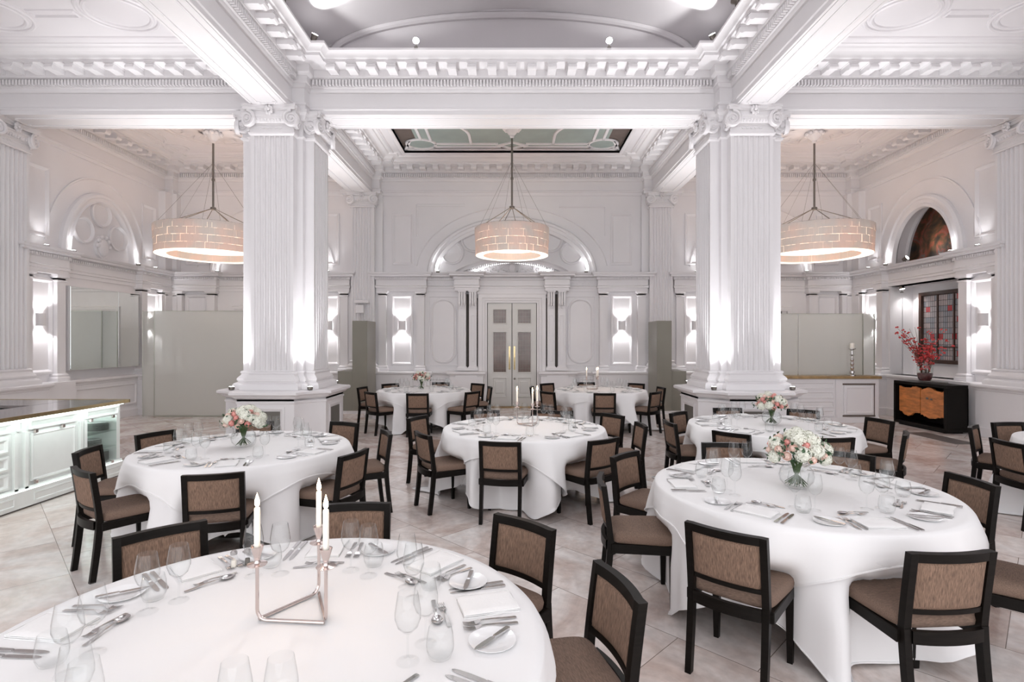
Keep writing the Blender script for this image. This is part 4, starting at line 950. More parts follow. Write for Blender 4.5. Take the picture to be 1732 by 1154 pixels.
# ------------------------------------------------------------------ bar counter at the left
bar = empty('bar_counter', (-5.08, 6.2, 0), label='white panelled bar counter with dark top and glowing light strip, left edge', cat='bar')
TB_ = Matrix.Translation((5.08,-6.2,0)); FBar = TB_@frame((-5.16,0,0),(0,1,0),(1,0,0))     # u = Y, v = +X from the face at -5.16
BARP = mat('bar_lacquer', (.77,.79,.775), .25, noise=.02)
m = MB(FBar)
m.box(3.6, 6.44, -.48, 0, .19, .80); m.box(6.44, 7.08, -.50, -.46, .19, .80); m.box(6.44, 6.50, -.48, 0, .19, .80); m.box(7.02, 7.08, -.48, 0, .19, .80)
m.box(3.6, 7.08, -.50, .03, .19, .22)
m.box(3.6, 7.08, -.50, 0, .80, .93)
m.box(3.6, 7.10, -.5, .06, .0+.02, .19)
pans = [(3.7,4.55),(4.6,5.52),(5.60,5.65),(5.74,6.36),(6.50,7.02)]
for a, b in pans:
    m.sweep(rect(a, b, .815, .915), [(0,0),(0,.03),(.015,.03),(.03,.0)], True, 1, WALLMP)
    if b-a > .2: m.sweep(rect(a, b, .05, .15), [(0,.06),(0,.068),(.015,.068),(.02,.06)], True, 1, WALLMP)
for a, b in pans[:2]:
    for z0, z1 in ((.24,.40),(.43,.58),(.61,.77)): m.sweep(rect(a+.02, b-.02, z0, z1), [(0,0),(0,.02),(.02,.026),(.04,.0)], True, 1, WALLMP)
for u in (5.57, 5.69, 6.42, 6.48): m.box(u-.02, u+.02, 0, .03, .20, .80)
m.box(6.05-.9, 7.08, -3.9, -.5, .85, .93) if 0 else None
m.build('counter_body', BARP, bar)
m = MB(FBar); m.sweep(rect(5.76, 6.34, .26, .77), [(0,0),(0,.015),(.015,.022),(.03,.012)], True, 1, WALLMP); m.box(5.78, 6.32, 0, .012, .28, .75); m.build('door', BARP, bar)
m = MB(FBar)
m.bbox(3.6, 7.12, -.62, .09, .955, .985, .004); m.bbox(6.45, 7.12, -4.0, -.60, .955, .985, .004)
m.build('counter_top', TOPM, bar)
m = MB(FBar); m.box(3.6, 7.125, .088, .10, .948, .99); m.box(3.6, 7.13, -4.0, .10, .930, .955) if 0 else None; m.box(7.118, 7.13, -4.0, .10, .948, .99); m.build('brass_edge', BRASS, bar)
m = MB(FBar); m.box(3.6, 7.08, .02, .05, .935, .95); led = m.build('light_strip', LED, bar)
m = MB(FBar); m.box(3.6, 7.05, .045, .055, .19, .196); m.box(6.50, 6.51, -.02, .01, .22, .80); m.build('light_strip', mat('led_strip_low', (1,1,1), .4, emit=(.88,1,.955), es=1.6, noise=.01), bar)
m = MB(FBar); m.box(6.45, 7.08, -3.9, -.5, .0, .93); m.build('rear_run', BARP, bar)
m = MB(FBar)
for z in (.40, .60): m.box(6.51, 7.01, -.45, .0, z, z+.008)
m.build('glass_shelf', SHELFG, bar)
m = MB(FBar); m.box(6.51, 7.01, -.001, .005, .23, .79); m.build('glass_door', SHELFG, bar)
m = MB(FBar); m.box(3.6, 7.04, -.4, .03, 0, .02); m.build('toe_recess', DARKIN, bar)
for u, z in ((5.80,.79),(6.15,.79),(5.80,.245),(6.56,.79),(6.92,.79),(6.90,.215)):
    m = MB(FBar); m.bbox(u-.015, u+.015, .015, .045, z-.018, z+.018, .003); m.build('hinge', ROSEG, bar)
lamp('bar_light', 'AREA', (-4.98, 5.4, .93), 4, (.85,1,.95), (-4.90, 5.4, 0), .05).data.shape = 'RECTANGLE'
bpy.data.objects['bar_light'].data.size = 3.2; bpy.data.objects['bar_light'].data.size_y = .03
bpy.data.objects['bar_light'].rotation_euler = (0, math.radians(-12), PI/2) ; bpy.data.objects['bar_light'].rotation_euler = (math.radians(10), 0, PI/2)
lamp('display_light', 'POINT', (-5.35, 6.76, .77), 1.2, (.85,1,.95), size=.03)
lamp('well_light', 'POINT', (-6.3, 5.6, .7), 4, (.85,1,.93), size=.1)
# plates in the display
ps = None
for (z, n_, u, nm) in ((.408, 7, 6.76, 'middle shelf stack'), (.608, 7, 6.88, 'top shelf stack'), (.222, 8, 6.88, 'bottom of the display')):
    for k in range(n_):
        lab = 'grey plate in the bar display, %s, %s from the bottom' % (nm, ['first','second','third','fourth','fifth','sixth','seventh','eighth'][k])
        loc = FBar@Vector((u, -.20, 0)); loc = Vector((-5.16-.14, u, z+k*.0165))
        if ps is None:
            m = MB(); m.lathe([(.055,0),(.06,.002),(.10,.010),(.12,.014),(.12,.016),(.10,.013),(.055,.004),(0,.004)], 20); ps = m.build('plate', PLATEST); ps.location = loc; tag(ps, lab, 'plate', 'plates stacked in the bar display')
        else: o = ps.copy(); COL.objects.link(o); o.location = loc; o['label'] = lab

# ------------------------------------------------------------------ dining chair
def curve_x(x, w=.205): return .022*(1-(x/w)**2)      # back bows away from the sitter
def make_chair():
    r = empty('dining_chair', (0,0,0), cat='chair')
    # rear legs run up into the back posts; built as one frame for the back, legs below the seat as legs
    def post(x, z):          # y of the rear post centre at height z
        if z < .44: return -.195-.045*(1-z/.44)**1.3
        return -.195-.045*((z-.44)/.36)**1.15
    for sx in (-1, 1):
        m = MB(); n = 7; V = []; F = []
        for j in range(n+1):
            z = .44*j/n; y = post(0, z); t = .5*(1-j/n); hw = .0175-.003*t; hd = .0215-.004*t; x = sx*(.188+.0*j)
            V += [(x-hw,y-hd,z),(x+hw,y-hd,z),(x+hw,y+hd,z),(x-hw,y+hd,z)]
        for j in range(n):
            for k in range(4): F.append((4*j+k, 4*j+(k+1)%4, 4*j+4+(k+1)%4, 4*j+4+k))
        F += [(3,2,1,0),(4*n,4*n+1,4*n+2,4*n+3)]; m.add(V, F); m.build('leg', BLACKW, r)
        m = MB(); x = sx*.200; V = []; zs = [0,.2,.41]; hs = [.014,.018,.021]
        for z, h in zip(zs, hs): V += [(x-h,.20-h,z),(x+h,.20-h,z),(x+h,.20+h,z),(x-h,.20+h,z)]
        F = [(3,2,1,0),(8,9,10,11)]+[(4*j+k,4*j+(k+1)%4,4*j+4+(k+1)%4,4*j+4+k) for j in range(2) for k in range(4)]
        m.add(V, F); m.build('leg', BLACKW, r)
    m = MB()      # seat frame, rear rail curved
    m.bbox(-.222,-.185,-.19,.222,.365,.425,.004); m.bbox(.185,.222,-.19,.222,.365,.425,.004); m.bbox(-.185,.185,.186,.222,.365,.425,.004)
    n = 10; V = []; F = []
    for i in range(n+1):
        x = -.172+.344*i/n; y = -.215-curve_x(x, .172)*1.1; V += [(x,y-.012,.375),(x,y+.012,.375),(x,y+.012,.435),(x,y-.012,.435)]
    for i in range(n):
        for k in range(4): F.append((4*i+k,4*i+(k+1)%4,4*i+4+(k+1)%4,4*i+4+k))
    m.add(V, F); m.build('seat_frame', BLACKW, r)
    # seat: rounded cushion, tapered to the back
    m = MB(); lv = [(.0,.424,.93),(.0,.432,.985),(.0,.455,1.0),(.0,.478,.975),(.0,.488,.90),(.0,.491,.6),(.0,.492,.2)]
    base = []; nn = 36
    for i in range(nn):
        a = 2*PI*i/nn; c, s = math.cos(a), math.sin(a); e = .28
        x = math.copysign(abs(c)**e, c)*.5; y = math.copysign(abs(s)**e, s)*.5
        wy = .47-.055*(.5-y); base.append((x*wy, y*.425+.018))
    V = []; F = []
    for _, z, k in lv:
        for x, y in base: V.append((x*k, .018+(y-.018)*k, z))
    for j in range(len(lv)-1):
        for i in range(nn): q = (i+1)%nn; F.append((j*nn+i, j*nn+q, (j+1)*nn+q, (j+1)*nn+i))
    F += [tuple(range(nn))[::-1], tuple(range((len(lv)-1)*nn, len(lv)*nn))]; m.add(V, F); m.build('seat', SEATF, r, smooth=50)
    # back frame
    m = MB()
    for sx in (-1, 1):
        V = []; F = []; n = 6
        for j in range(n+1):
            z = .44+.36*j/n; y = post(0, z); x = sx*(.188); V += [(x-.0175,y-.0195,z),(x+.0175,y-.0195,z),(x+.0175,y+.0185,z),(x-.0175,y+.0185,z)]
        for j in range(n):
            for k in range(4): F.append((4*j+k, 4*j+(k+1)%4, 4*j+4+(k+1)%4, 4*j+4+k))
        F += [(3,2,1,0),(4*n,4*n+1,4*n+2,4*n+3)]; m.add(V, F)
    def rail(z0, z1, th=.016):
        V = []; F = []; n = 12
        for i in range(n+1):
            x = -.172+.344*i/n; c = curve_x(x, .172)
            V += [(x,post(0,z0)-th-c,z0),(x,post(0,z0)+th-c,z0),(x,post(0,z1)+th-c,z1),(x,post(0,z1)-th-c,z1)]
        for i in range(n):
            for k in range(4): F.append((4*i+k,4*i+(k+1)%4,4*i+4+(k+1)%4,4*i+4+k))
        F += [(0,1,2,3),(4*n+3,4*n+2,4*n+1,4*n)]; m.add(V, F)
    rail(.758, .80, .0185); rail(.508, .532, .013); m.build('back_frame', BLACKW, r)
    # back pad: curved, rounded corners, slightly proud front and back
    m = MB(); nu, nz = 14, 12; z0, z1, hw, rc = .528, .762, .174, .035
    for side, off in ((1, .016), (-1, -.019)):
        V = []; F = []
        for j in range(nz+1):
            z = z0+(z1-z0)*j/nz
            for i in range(nu+1):
                x = -hw+2*hw*i/nu; dz = min(z-z0, z1-z); dx = hw-abs(x)
                edge = min(1, min(dx, dz)/.018); bul = math.sqrt(max(0, 1-(1-edge)**2))
                if dz < rc and dx < rc and math.hypot(rc-dz, rc-dx) > rc: bul = 0; 
                V.append((x, post(0,z)-curve_x(x,.172)+off*(.25+.75*bul), z))
        for j in range(nz):
            for i in range(nu): k = j*(nu+1)+i; F.append((k,k+1,k+nu+2,k+nu+1))
        m.add(V, F)
    m.build('backrest', FAB, r, smooth=60)
    return r

# ------------------------------------------------------------------ tableware prototypes (origin on the cloth, long axis +Y)
def cutlery_strip(m, secs, th=.0022):
    V = []; F = []
    for y, hw, z in secs: V += [(-hw,y,z),(hw,y,z),(hw,y,z+th),(-hw,y,z+th)]
    n = len(secs)
    for i in range(n-1):
        for k in range(4): F.append((4*i+k,4*i+(k+1)%4,4*i+4+(k+1)%4,4*i+4+k))
    F += [(0,1,2,3),(4*n-1,4*n-2,4*n-3,4*n-4)]; m.add(V, F)
def proto(name, m, mt, cat):
    o = m.build(name, mt, smooth=40); COL.objects.unlink(o); o['category'] = cat; return o
def mk_fork(L=.195, nm='table_fork'):
    m = MB(); k = L/.195
    cutlery_strip(m, [(-.097*k,.006,.001),(-.092*k,.008,.001),(-.06*k,.0068,.003),(-.02*k,.004,.007),(.02*k,.0032,.009),(.035*k,.0045,.008),(.045*k,.0115,.005),(.055*k,.0125,.003)])
    for j in range(4): x = -.0102+.0068*j; cutl = [(.053*k,.0022,.003),(.075*k,.0021,.002),(.097*k,.0008,.007)]; mm = MB(); cutlery_strip(mm, cutl, .0016); m.add(mm.v, mm.f, Matrix.Translation((x,0,0)))
    return proto(nm, m, SILV, 'fork')
def mk_spoon():
    m = MB(); cutlery_strip(m, [(-.095,.0062,.001),(-.09,.008,.001),(-.06,.0068,.003),(-.02,.0038,.008),(.025,.0034,.009),(.04,.0045,.006)])
    V = []; F = []; n = 16; rg = 5
    for side in (0, 1):
        for j in range(rg+1):
            t = j/rg
            for i in range(n): a = 2*PI*i/n; V.append((.0205*t*math.cos(a), .065+.031*t*math.sin(a), .001+side*.0016+.007*t*t))
    for sd in (0, 1):
        b = sd*(rg+1)*n
        for j in range(rg):
            for i in range(n): q = (i+1)%n; F.append((b+j*n+i,b+j*n+q,b+(j+1)*n+q,b+(j+1)*n+i))
    m.add(V, F); return proto('dessert_spoon', m, SILV, 'spoon')
def mk_knife(L=.225, nm='table_knife'):
    m = MB(); k = L/.225
    cutlery_strip(m, [(-.112*k,.0055,.000),(-.108*k,.0085,.000),(-.07*k,.0080,.000),(-.03*k,.0065,.000),(-.012*k,.0055,.0005)], .006)
    cutlery_strip(m, [(-.014*k,.005,.0015),(.0,.0085,.0012),(.05*k,.0098,.0008),(.09*k,.0085,.0006),(.106*k,.005,.0006),(.113*k,.001,.0006)], .002)
    return proto(nm, m, SILV, 'knife')
def mk_wine(s=1):
    H = .215*s; m = MB()
    outer = [(.0365,.0012),(.020,.004),(.006,.009),(.0036,.020),(.0032,.075),(.005,.086),(.016,.094),(.032,.110),(.0405,.135),(.0405,.155),(.036,.185),(.031,.215)]
    inner = [(.0302,.215),(.0352,.185),(.0395,.155),(.0395,.136),(.031,.112),(.015,.0965),(0,.093)]
    m.lathe([(r*s, z*s) for r, z in outer+inner], 22, cap=False); return proto('wine_glass', m, GLASS, 'wine glass')
def mk_tumbler():
    m = MB(); m.lathe([(0,.002),(.026,.002),(.034,.006),(.0425,.028),(.044,.045),(.041,.075),(.036,.098),(.0352,.098),(.040,.075),(.0428,.045),(.041,.028),(.032,.012),(0,.010)], 22, cap=False)
    return proto('tumbler', m, GLASS, 'tumbler')
def mk_plate():
    m = MB(); m.lathe([(.040,0),(.048,.002),(.055,.004),(.078,.010),(.0785,.012),(.055,.0075),(.045,.005),(0,.005)], 32); return proto('side_plate', m, CHINA, 'plate')
def mk_napkin():
    m = MB(); n = 10
    for lay_, (w, l, z) in enumerate(((.076,.105,0),(.074,.103,.005),(.0745,.104,.010))):
        V = []; F = []
        for j in range(n+1):
            for i in range(n+1):
                x = -w+2*w*i/n; y = -l+2*l*j/n; e = min(1, min(w-abs(x), l-abs(y))/.008)
                V.append((x+.003*math.sin(y*40+lay_), y+.002*math.sin(x*50), z+.0045*e+.0012*math.sin(x*37+lay_*2)*math.sin(y*29)+.0015))
        for j in range(n):
            for i in range(n): k = j*(n+1)+i; F.append((k,k+1,k+n+2,k+n+1))
        m.add(V, F); V0 = [(a,b,z) for a,b in ((-w,-l),(w,-l),(w,l),(-w,l))]; V1 = [(a,b,z+.003) for a,b in ((-w,-l),(w,-l),(w,l),(-w,l))]
        m.add(V0+V1, [(0,1,5,4),(1,2,6,5),(2,3,7,6),(3,0,4,7),(3,2,1,0)])
    return proto('napkin', m, NAPK, 'napkin')
KN, BKN, FK, DFK, DSP, WG, TU, PT, NK = mk_knife(), mk_knife(.17, 'butter_knife'), mk_fork(), mk_fork(.17, 'dessert_fork'), mk_spoon(), mk_wine(), mk_tumbler(), mk_plate(), mk_napkin()
WG2 = WG
def in_view(p, mg=25, up=.25):
    if p[1] < .35: return False
    x = 866+910*p[0]/p[1]; yb = 577-910*(p[2]-CAMZ)/p[1]; yt = 577-910*(p[2]+up-CAMZ)/p[1]
    return -mg < x < 1732+mg and yt < 1154+mg and yb > -mg
def place(pr, loc, rz, label, group, tilt=0, up=.02):
    if not in_view(loc, 8, up): return None
    o = pr.copy(); COL.objects.link(o); o.location = loc; o.rotation_euler = (tilt, 0, rz); o['label'] = label; o['group'] = group; return o

# ------------------------------------------------------------------ tables
ZT = .76; RT = .905
chair0 = make_chair(); chair_used = False
def place_chair(x, y, rz, label, group):
    global chair_used
    if not chair_used:
        chair_used = True; chair0.location = (x, y, 0); chair0.rotation_euler = (0,0,rz); tag(chair0, label, 'chair', group); return chair0
    return copy_tree(chair0, (x, y, 0), rz, label, 'chair', group)
def cloth(cx, cy, S, rot, off, chairs, seed, name, mt, label, group, waves):
    """square cloth of half side S over a round top: flat disc, then hanging with folds; tucks in behind the chair seats"""
    m = MB(); NT = 220; rings_ = [0, .3, .6, .85, .985]; nd = 15
    rn = random.Random(seed); ph = [rn.uniform(0, 2*PI) for _ in range(5)]
    V = [(0,0,ZT+off)]; F = []
    for i in range(NT):
        th = 2*PI*i/NT; a = (th-rot)%(PI/2)-PI/4
        rho = S/math.cos(abs(a) if abs(a) < PI/4 else PI/4)
        # a = 0 at the square's corner direction when measured from the side axis
        b = (th-rot+PI/4)%(PI/2)-PI/4; rho = S/max(.7071, math.cos(b))
        drop = rho-RT; corner = math.exp(-((abs(b)-PI/4)/.16)**2)
        for rr_ in rings_: V.append((RT*rr_*math.cos(th), RT*rr_*math.sin(th), ZT+off))
        wv = (.6*(1.2-2*abs(math.sin(waves[0]*th/2+ph[0])))+.45*math.sin(waves[1]*th+ph[1])+.2*math.sin(waves[2]*th+ph[2]))
        for j in range(1, nd+1):
            t = j/nd; dd = drop*t; 
            if dd < .04: r = RT+off+.010*math.sin(min(1,dd/.04)*PI/2); z = ZT+off-.0-dd*dd/.08*1.0-.0
            else: r = RT+off+.010; z = ZT+off-.02-(dd-.04)*.97
            g_ = min(1, max(0, dd-.03)/.45)
            r += g_*(.06+.07*wv)+corner*max(0, dd)*(.30 if off > .004 else .18)+(.014*min(1, max(0, dd)/.1) if off > .004 else 0)
            if z < .012+off: r += (.012+off-z)*.6; z = .012+off*.5+.006*math.sin(11*th)
            for (ca, cr, hw_) in chairs:     # tuck in behind the chair seats
                d_ = (th-ca+PI)%(2*PI)-PI; lim = cr-.455-off*.2
                w_ = 1/(1+math.exp((abs(d_)-hw_)/.022)); zz = 1/(1+math.exp(min(60, (z-.535)/.028)))
                if r > lim: r = r-(r-lim)*w_*zz
            V.append((r*math.cos(th), r*math.sin(th), z))
        for dr_, dz_ in ((.005,-.001),(.005,.007),(-.004,.008)): V.append(((r+dr_)*math.cos(th), (r+dr_)*math.sin(th), z+dz_))
    n = len(rings_)+nd+3
    for i in range(NT):
        k = (i+1)%NT
        for j in range(1, n-1+0): F.append((1+i*n+j, 1+i*n+j+1, 1+k*n+j+1, 1+k*n+j))
        F.append((0, 1+i*n+1, 1+k*n+1))
    m.add(V, F); o = m.build(name, mt, smooth=80); o.location = (cx, cy, 0)
    return tag(o, label, 'tablecloth', group)
tb0 = None
def make_table(cx, cy, label):
    global tb0
    if tb0 is None:
        r = empty('round_table', (cx,cy,0)); m = MB(); m.lathe([(.86,.725),(.885,.73),(.885,.752),(.88,.755)], 64); m.build('tabletop', BLACKW, r)
        m = MB(); m.lathe([(.30,0),(.30,.02),(.06,.05),(.05,.1),(.05,.68),(.25,.725)], 24); m.build('pedestal', STEEL, r); tb0 = r; tag(r, label, 'table', 'round dining tables')
    else: copy_tree(tb0, (cx,cy,0), 0, label, 'table', 'round dining tables')
SEATS = ['near', 'near right', 'right', 'far right', 'far', 'far left', 'left', 'near left']
TN = ['foreground candle table', 'front right flower table', 'left flower table', 'middle candle table', 'back left flower table', 'back right candle table', 'rear right flower table', 'right edge table']
# table centre, square cloth rotations, chairs (x, y of the back rest, in seat order; None = not in view), fallback seat angles
TABS = [
 ((-.82,1.80), .35, 1.1, [None,(.42,2.17),(.05,2.87),(-.92,3.17),(-1.80,2.74),None,None,None], [330,17,51,94,136,176,220,272], [None,'right','far right','far','far left']),
 ((1.93,3.66), .75, .05, [(2.00,2.456),(2.86,2.84),(3.20,3.77),(2.875,4.615),(1.98,5.06),(.966,4.58),(.636,3.74),(1.08,2.75)], None, None),
 ((-2.5,5.05), .35, 1.05, [(-2.16,3.90),(-1.37,4.63),(-1.34,5.70),(-1.99,6.36),(-3.05,6.40),(-3.74,5.67),(-3.78,4.80),(-3.20,4.02)], None, None),
 ((.14,6.2), .60, 1.25, [(-.13,5.14),(.91,5.28),(1.49,6.22),(1.31,7.05),(.50,7.42),(-.38,7.40),(-1.2,6.82),(-.93,5.61)], None, None),
 ((-1.8,11.0), .2, .9, [(-1.72,9.85),(-.75,10.2),(-.46,11.25),(-.78,12.15),(-1.65,12.5),(-2.75,12.1),(-3.12,11.2),(-2.65,10.1)], None, None),
 ((1.8,11.0), .5, 1.2, [(1.70,9.9),(2.71,10.15),(3.10,11.2),(2.82,12.2),(1.72,12.5),(.79,12.2),(.42,11.3),(.67,10.2)], None, None),
 ((3.07,6.40), .4, 1.0, [(3.21,5.34),(4.10,5.62),(4.52,6.62),(4.07,7.50),(3.10,7.72),(2.24,7.25),(1.88,6.42),(2.31,5.64)], None, None),
 ((6.0,5.1), .3, .9, [None,None,None,None,(5.85,6.35),(5.22,6.08),(4.76,5.15),None], [270,315,0,45,97,129,178,225], None)]
def grp_settings(it): return it
for ti, ((cx, cy), r1, r2, chs, angs, _) in enumerate(TABS):
    tn = TN[ti]; info = []; sa = []
    for si in range(8):
        c = chs[si] if si < len(chs) else None
        if ti == 0:
            nm = ['near right','right','far right','far','far left','left','near left','near'][si]
        else: nm = SEATS[si]
        if c is not None: a = math.atan2(c[1]-cy, c[0]-cx)
        else: a = math.radians(angs[si])
        sa.append((nm, a, c))
        if c is not None:
            dist = math.hypot(c[0]-cx, c[1]-cy); info.append((a, dist, .265))
    for nm, a, c in sa:
        if c is None: continue
        rz = a+PI/2   # local +Y faces the table centre
        jig = {('front right flower table','near left'):.04}.get((tn,nm), random.uniform(-.07,.07))
        f = Vector((-math.cos(a), -math.sin(a)))
        lab = 'brown dark-framed chair, %s seat of the %s' % (nm, tn)
        place_chair(c[0]+f.x*.235, c[1]+f.y*.235, rz+jig, lab, 'upholstered chairs at the round tables')
    make_table(cx, cy, 'round dining table hidden under white cloths, the '+tn)
    w = [8+2*(ti%2), 13+ti%4, 23]
    cloth(cx, cy, 1.49, r1, .002, info, ti+40, 'tablecloth', LINEN, 'long white undercloth hanging to the floor from the '+tn, 'long white undercloths', w)
    cloth(cx, cy, 1.085, r2, .008, info, ti+40, 'table_overlay', LINEN2, 'shorter white overlay cloth on top of the '+tn, 'white overlay cloths', w)
    zt = ZT+.0085
    rj = random.Random(ti)
    for nm, a, c in sa:
        o_ = Vector((math.cos(a), math.sin(a))); s_ = Vector((-math.sin(a), math.cos(a)))
        at = ' at the %s seat of the %s' % (nm, tn)
        def L2(s, r): return Vector((cx+o_.x*r+s_.x*s, cy+o_.y*r+s_.y*s, zt))
        ry = a+PI/2    # long axis points to the centre
        def J(k=.05): return rj.uniform(-k, k)
        place(NK, L2(.0, .76), ry+J()+PI/2*(ti%2), 'folded white napkin'+at, 'napkins')
        place(KN, L2(.135, .755), ry+J(.03), 'inner table knife'+at, 'table knives'); place(KN, L2(.165, .755), ry+J(.03), 'outer table knife'+at, 'table knives')
        place(FK, L2(-.115, .74), ry+J(.06), 'inner table fork'+at, 'table forks'); place(FK, L2(-.150, .735), ry+J(.06), 'outer table fork'+at, 'table forks')
        place(PT, L2(-.245, .715), 0, 'round white side plate'+at, 'side plates'); p_ = L2(-.245, .715); p_.z += .0125
        place(BKN, p_, ry+.5+J(.2), 'butter knife on side plate'+at, 'butter knives')
        place(DFK, L2(-.03, .595), ry-PI/2+J(.12), 'dessert fork'+at, 'dessert forks'); place(DSP, L2(.0, .565), ry+PI/2+J(.12), 'dessert spoon'+at, 'dessert spoons')
        place(WG, L2(.13, .50), 0, 'left wine glass of pair'+at, 'wine glasses', up=.22); place(WG, L2(.235, .485), 0, 'right wine glass of pair'+at, 'wine glasses', up=.22)
        place(TU, L2(.195, .575), 0, 'stemless water tumbler'+at, 'water tumblers', up=.1)
# ------------------------------------------------------------------ candelabra
cn0 = None
def candelabra(x, y, rz, label):
    global cn0
    r = empty('candelabra', (x,y,ZT+.009), rz, label=label, cat='candelabra', group='three-armed rose nickel candelabra')
    Rb = .145; pts = [Vector((Rb*math.cos(a), Rb*math.sin(a), 0)) for a in (math.radians(90), math.radians(210), math.radians(330))]
    m = MB()
    for i in range(3):
        p, q = pts[i], pts[(i+1)%3]; d = (q-p).normalized(); path = [(p.x,p.y,.205),(p.x,p.y,.045)]
        for k in range(1, 6): t = PI/2*k/5; path.append(tuple(p+d*.035*(1-math.cos(t))+Vector((0,0,.045-.037*math.sin(t)))))
        path.append(tuple(q-d*.006+Vector((0,0,.008 if i != 1 else .008)))); path = [tuple(v) for v in path]; m.tube(path, .0062, 10)
    m.build('tube_frame', ROSEG, r)
    for i, p in enumerate(pts):
        m = MB(); m.lathe([(.0,.200),(.033,.202),(.034,.205),(.012,.209),(.009,.215),(.010,.225),(.021,.262),(.0225,.268),(.019,.266),(.008,.24),(0,.24)], 22, c=(p.x,p.y,0)); m.build('candle_cup', ROSEG, r)
        m = MB(); m.lathe([(.0105,.242),(.0105,.398),(.009,.402),(0,.400)], 16, c=(p.x,p.y,0)); cd_ = m.build('candle', WAX, r)
        m = MB(); m.tube([(p.x,p.y,.40),(p.x,p.y,.409)], .001, 5); m.build('wick', WICK, cd_)
        m = MB(); m.lathe([(0,.402),(.006,.409),(.0085,.418),(.0075,.429),(.004,.442),(0,.456)], 12, c=(p.x,p.y,0)); m.build('flame', FLAME, cd_)
        w_ = Matrix.Rotation(rz, 4, 'Z')@p; lamp('candle_light', 'POINT', (x+w_.x, y+w_.y, ZT+.435), .9, (1,.66,.40), size=.012)
candelabra(-.768, 1.96, math.radians(-5), 'rose nickel candelabra with three lit candles on the foreground table')
candelabra(.20, 6.35, math.radians(-45), 'rose nickel candelabra with three lit candles on the middle table')
candelabra(1.67, 11.0, math.radians(-45), 'rose nickel candelabra with three lit candles on the back right table')
# salt and pepper on the foreground table
for i, (x, y, nm) in enumerate(((-1.22, 2.36, 'salt'), (-1.17, 2.38, 'pepper'))):
    o = empty(nm+'_shaker', (x, y, ZT+.0088), label='small glass %s shaker with steel cap %s the candelabra on the foreground table' % (nm, 'left behind' if i == 0 else 'behind'), cat='shaker')
    m = MB(); m.lathe([(.016,0),(.017,.01),(.013,.05),(.013,.055)], 12); m.build('body', GLASS, o); m = MB(); m.lathe([(.011,.002),(.010,.03),(0,.03)], 10); m.build('filling', WAX if nm == 'salt' else DARKIN, o)
    m = MB(); m.lathe([(.014,.055),(.014,.066),(.008,.073),(0,.074)], 12); m.build('cap', STEEL, o)
# ------------------------------------------------------------------ flower bowls
def rose_mesh():
    m = MB(); m.sphere((0,0,.0), .020, .020, .019, 10, 7)
    for layer, (n, rad, hh) in enumerate(((3,.013,.020),(4,.020,.016),(5,.027,.008))):
        for k in range(n):
            a = 2*PI*k/n+layer*.6; V = []; F = []
            for j in range(5):
                for i in range(5):
                    u = (i/4-.5)*2; v = j/4; aa_ = a+u*PI/n*1.15; r_ = rad*(.55+.5*math.sin(v*PI*.62)); V.append((r_*math.cos(aa_), r_*math.sin(aa_), -.018+hh*.6+v*.030-(.004*layer)*v*v*2-abs(u)**3*.006))
            for j in range(4):
                for i in range(4): q = j*5+i; F.append((q,q+1,q+6,q+5))
            m.add(V, F)
    return m
def hyd_mesh(rn):
    m = MB()
    for k in range(46):
        z = 1-2*(k+.5)/46*.8; ph = k*2.39996; s = math.sqrt(max(0,1-z*z)); c = Vector((s*math.cos(ph), s*math.sin(ph), z)); q = c.to_track_quat('Z','Y').to_matrix().to_4x4()
        p = c*.042*rn.uniform(.9,1.08); M = Matrix.Translation(p)@q@Matrix.Rotation(rn.uniform(0,2),4,'Z')
        for a in range(4): m.add([(0,0,0),(.009,-.006,.003),(.014,0,.002),(.009,.006,.003)], [(0,1,2,3)], M@Matrix.Rotation(a*PI/2,4,'Z'))
    m.sphere((0,0,0), .034, seg=10, rings=7); return m
RM = rose_mesh(); HM = hyd_mesh(random.Random(2))
def mesh_of(mb, nm, mt):
    me = bpy.data.meshes.new(nm); me.from_pydata(mb.v, [], mb.f); me.materials.append(mt); me.polygons.foreach_set('use_smooth', [True]*len(me.polygons)); me.update(); return me
ME_R, ME_RP, ME_H = mesh_of(RM,'rose',ROSE), mesh_of(RM,'rose',ROSEP), mesh_of(HM,'hydrangea',HYD)
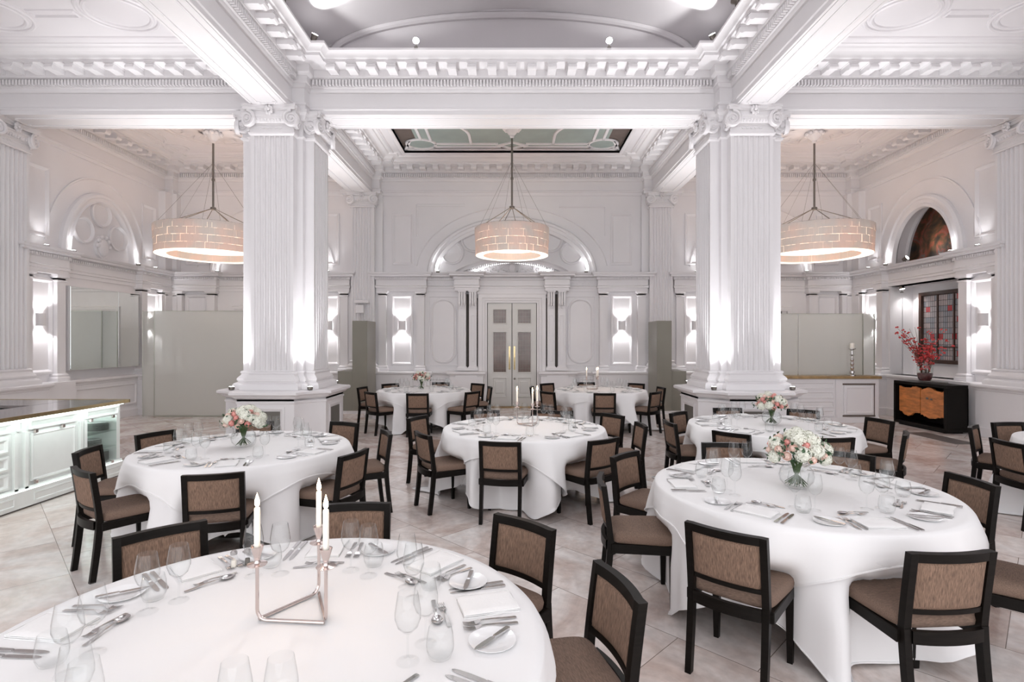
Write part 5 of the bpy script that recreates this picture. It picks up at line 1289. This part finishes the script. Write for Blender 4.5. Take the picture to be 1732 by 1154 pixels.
def flowers(x, y, label, s=1.0, seed=1, bowl=True):
    r = empty('flower_bowl', (x,y,ZT+.009), label=label, cat='flowers', group='rose and hydrangea table flowers'); rn = random.Random(seed)
    m = MB()
    if bowl: m.lathe([(0,0),(.045,0),(.075,.015),(.103,.05),(.110,.085),(.100,.125),(.078,.150),(.075,.149),(.096,.123),(.106,.085),(.099,.051),(.072,.020),(0,.012)], 32, cap=False)
    else: m.lathe([(0,0),(.05,0),(.055,.03),(.055,.12),(.052,.12),(.052,.03),(0,.008)], 24, cap=False)
    m.build('glass_bowl', BOWL, r)
    m = MB()
    for k in range(34):
        a = 2*PI*k/34+rn.uniform(-.1,.1); b = rn.uniform(.02,.075); m.tube([(b*math.cos(a), b*math.sin(a), .018+rn.uniform(0,.015)), (.018*math.cos(a+2.6), .018*math.sin(a+2.6), .11), (-.05*math.cos(a+.4), -.05*math.sin(a+.4), .21)], .0026, 5)
    m.build('stems', STEM, r)
    m = MB()
    for k in range(150):
        a = rn.uniform(0,2*PI); el = rn.uniform(-.35,.95); c = Vector((math.cos(a)*math.cos(el), math.sin(a)*math.cos(el), math.sin(el)*.72)); p = Vector((0,0,.235))+c*rn.uniform(.10,.20)*s
        q = c.to_track_quat('Z','Y').to_matrix().to_4x4(); M = Matrix.Translation(p)@q@Matrix.Rotation(rn.uniform(0,6.3),4,'Z')@Matrix.Rotation(rn.uniform(-.2,1.0),4,'X')
        l, w_ = rn.uniform(.025,.045), rn.uniform(.009,.016); m.add([(0,0,0),(w_,l*.45,.005),(0,l,0),(-w_,l*.45,.005),(0,l*.45,-.002)], [(0,1,4),(1,2,4),(2,3,4),(3,0,4)], M)
    m.build('foliage', LEAF, r)
    n = 38; pl = []
    for k in range(n):
        z = 1-(k+.5)/n*1.22; ph = k*2.39996+seed; s_ = math.sqrt(max(0,1-z*z)); c = Vector((s_*math.cos(ph), s_*math.sin(ph), z))
        p = Vector((c.x*.155*s, c.y*.155*s, .235+c.z*.115*s)); kind = rn.random(); side_ = math.sin(ph*1.0+seed)
        q = c.to_track_quat('Z','Y').to_euler()
        me, nm, sc_ = (ME_H,'hydrangea',rn.uniform(.9,1.2)) if kind < .30 else ((ME_R,'rose',rn.uniform(.8,1.05)) if kind < .68 else (ME_RP,'rose',rn.uniform(.9,1.2)))
        o = bpy.data.objects.new(nm, me); COL.objects.link(o); o.parent = r; o.location = p; o.rotation_euler = q; o.scale = (sc_,)*3
        if me is ME_RP: o['label'] = 'pale cream rose'
    return r
flowers(1.92, 3.63, 'pink rose and white hydrangea bouquet in a glass bowl on the front right table', 1.08, 1)
flowers(-2.52, 5.05, 'pink rose and white hydrangea bouquet in a glass bowl on the left table', 1.0, 4)
flowers(3.07, 6.36, 'pink rose and white hydrangea bouquet in a glass bowl on the rear right table', 1.0, 6)
flowers(-1.85, 11.0, 'small bouquet of mostly white flowers in a glass pot on the back left table', 1.0, 9, False)
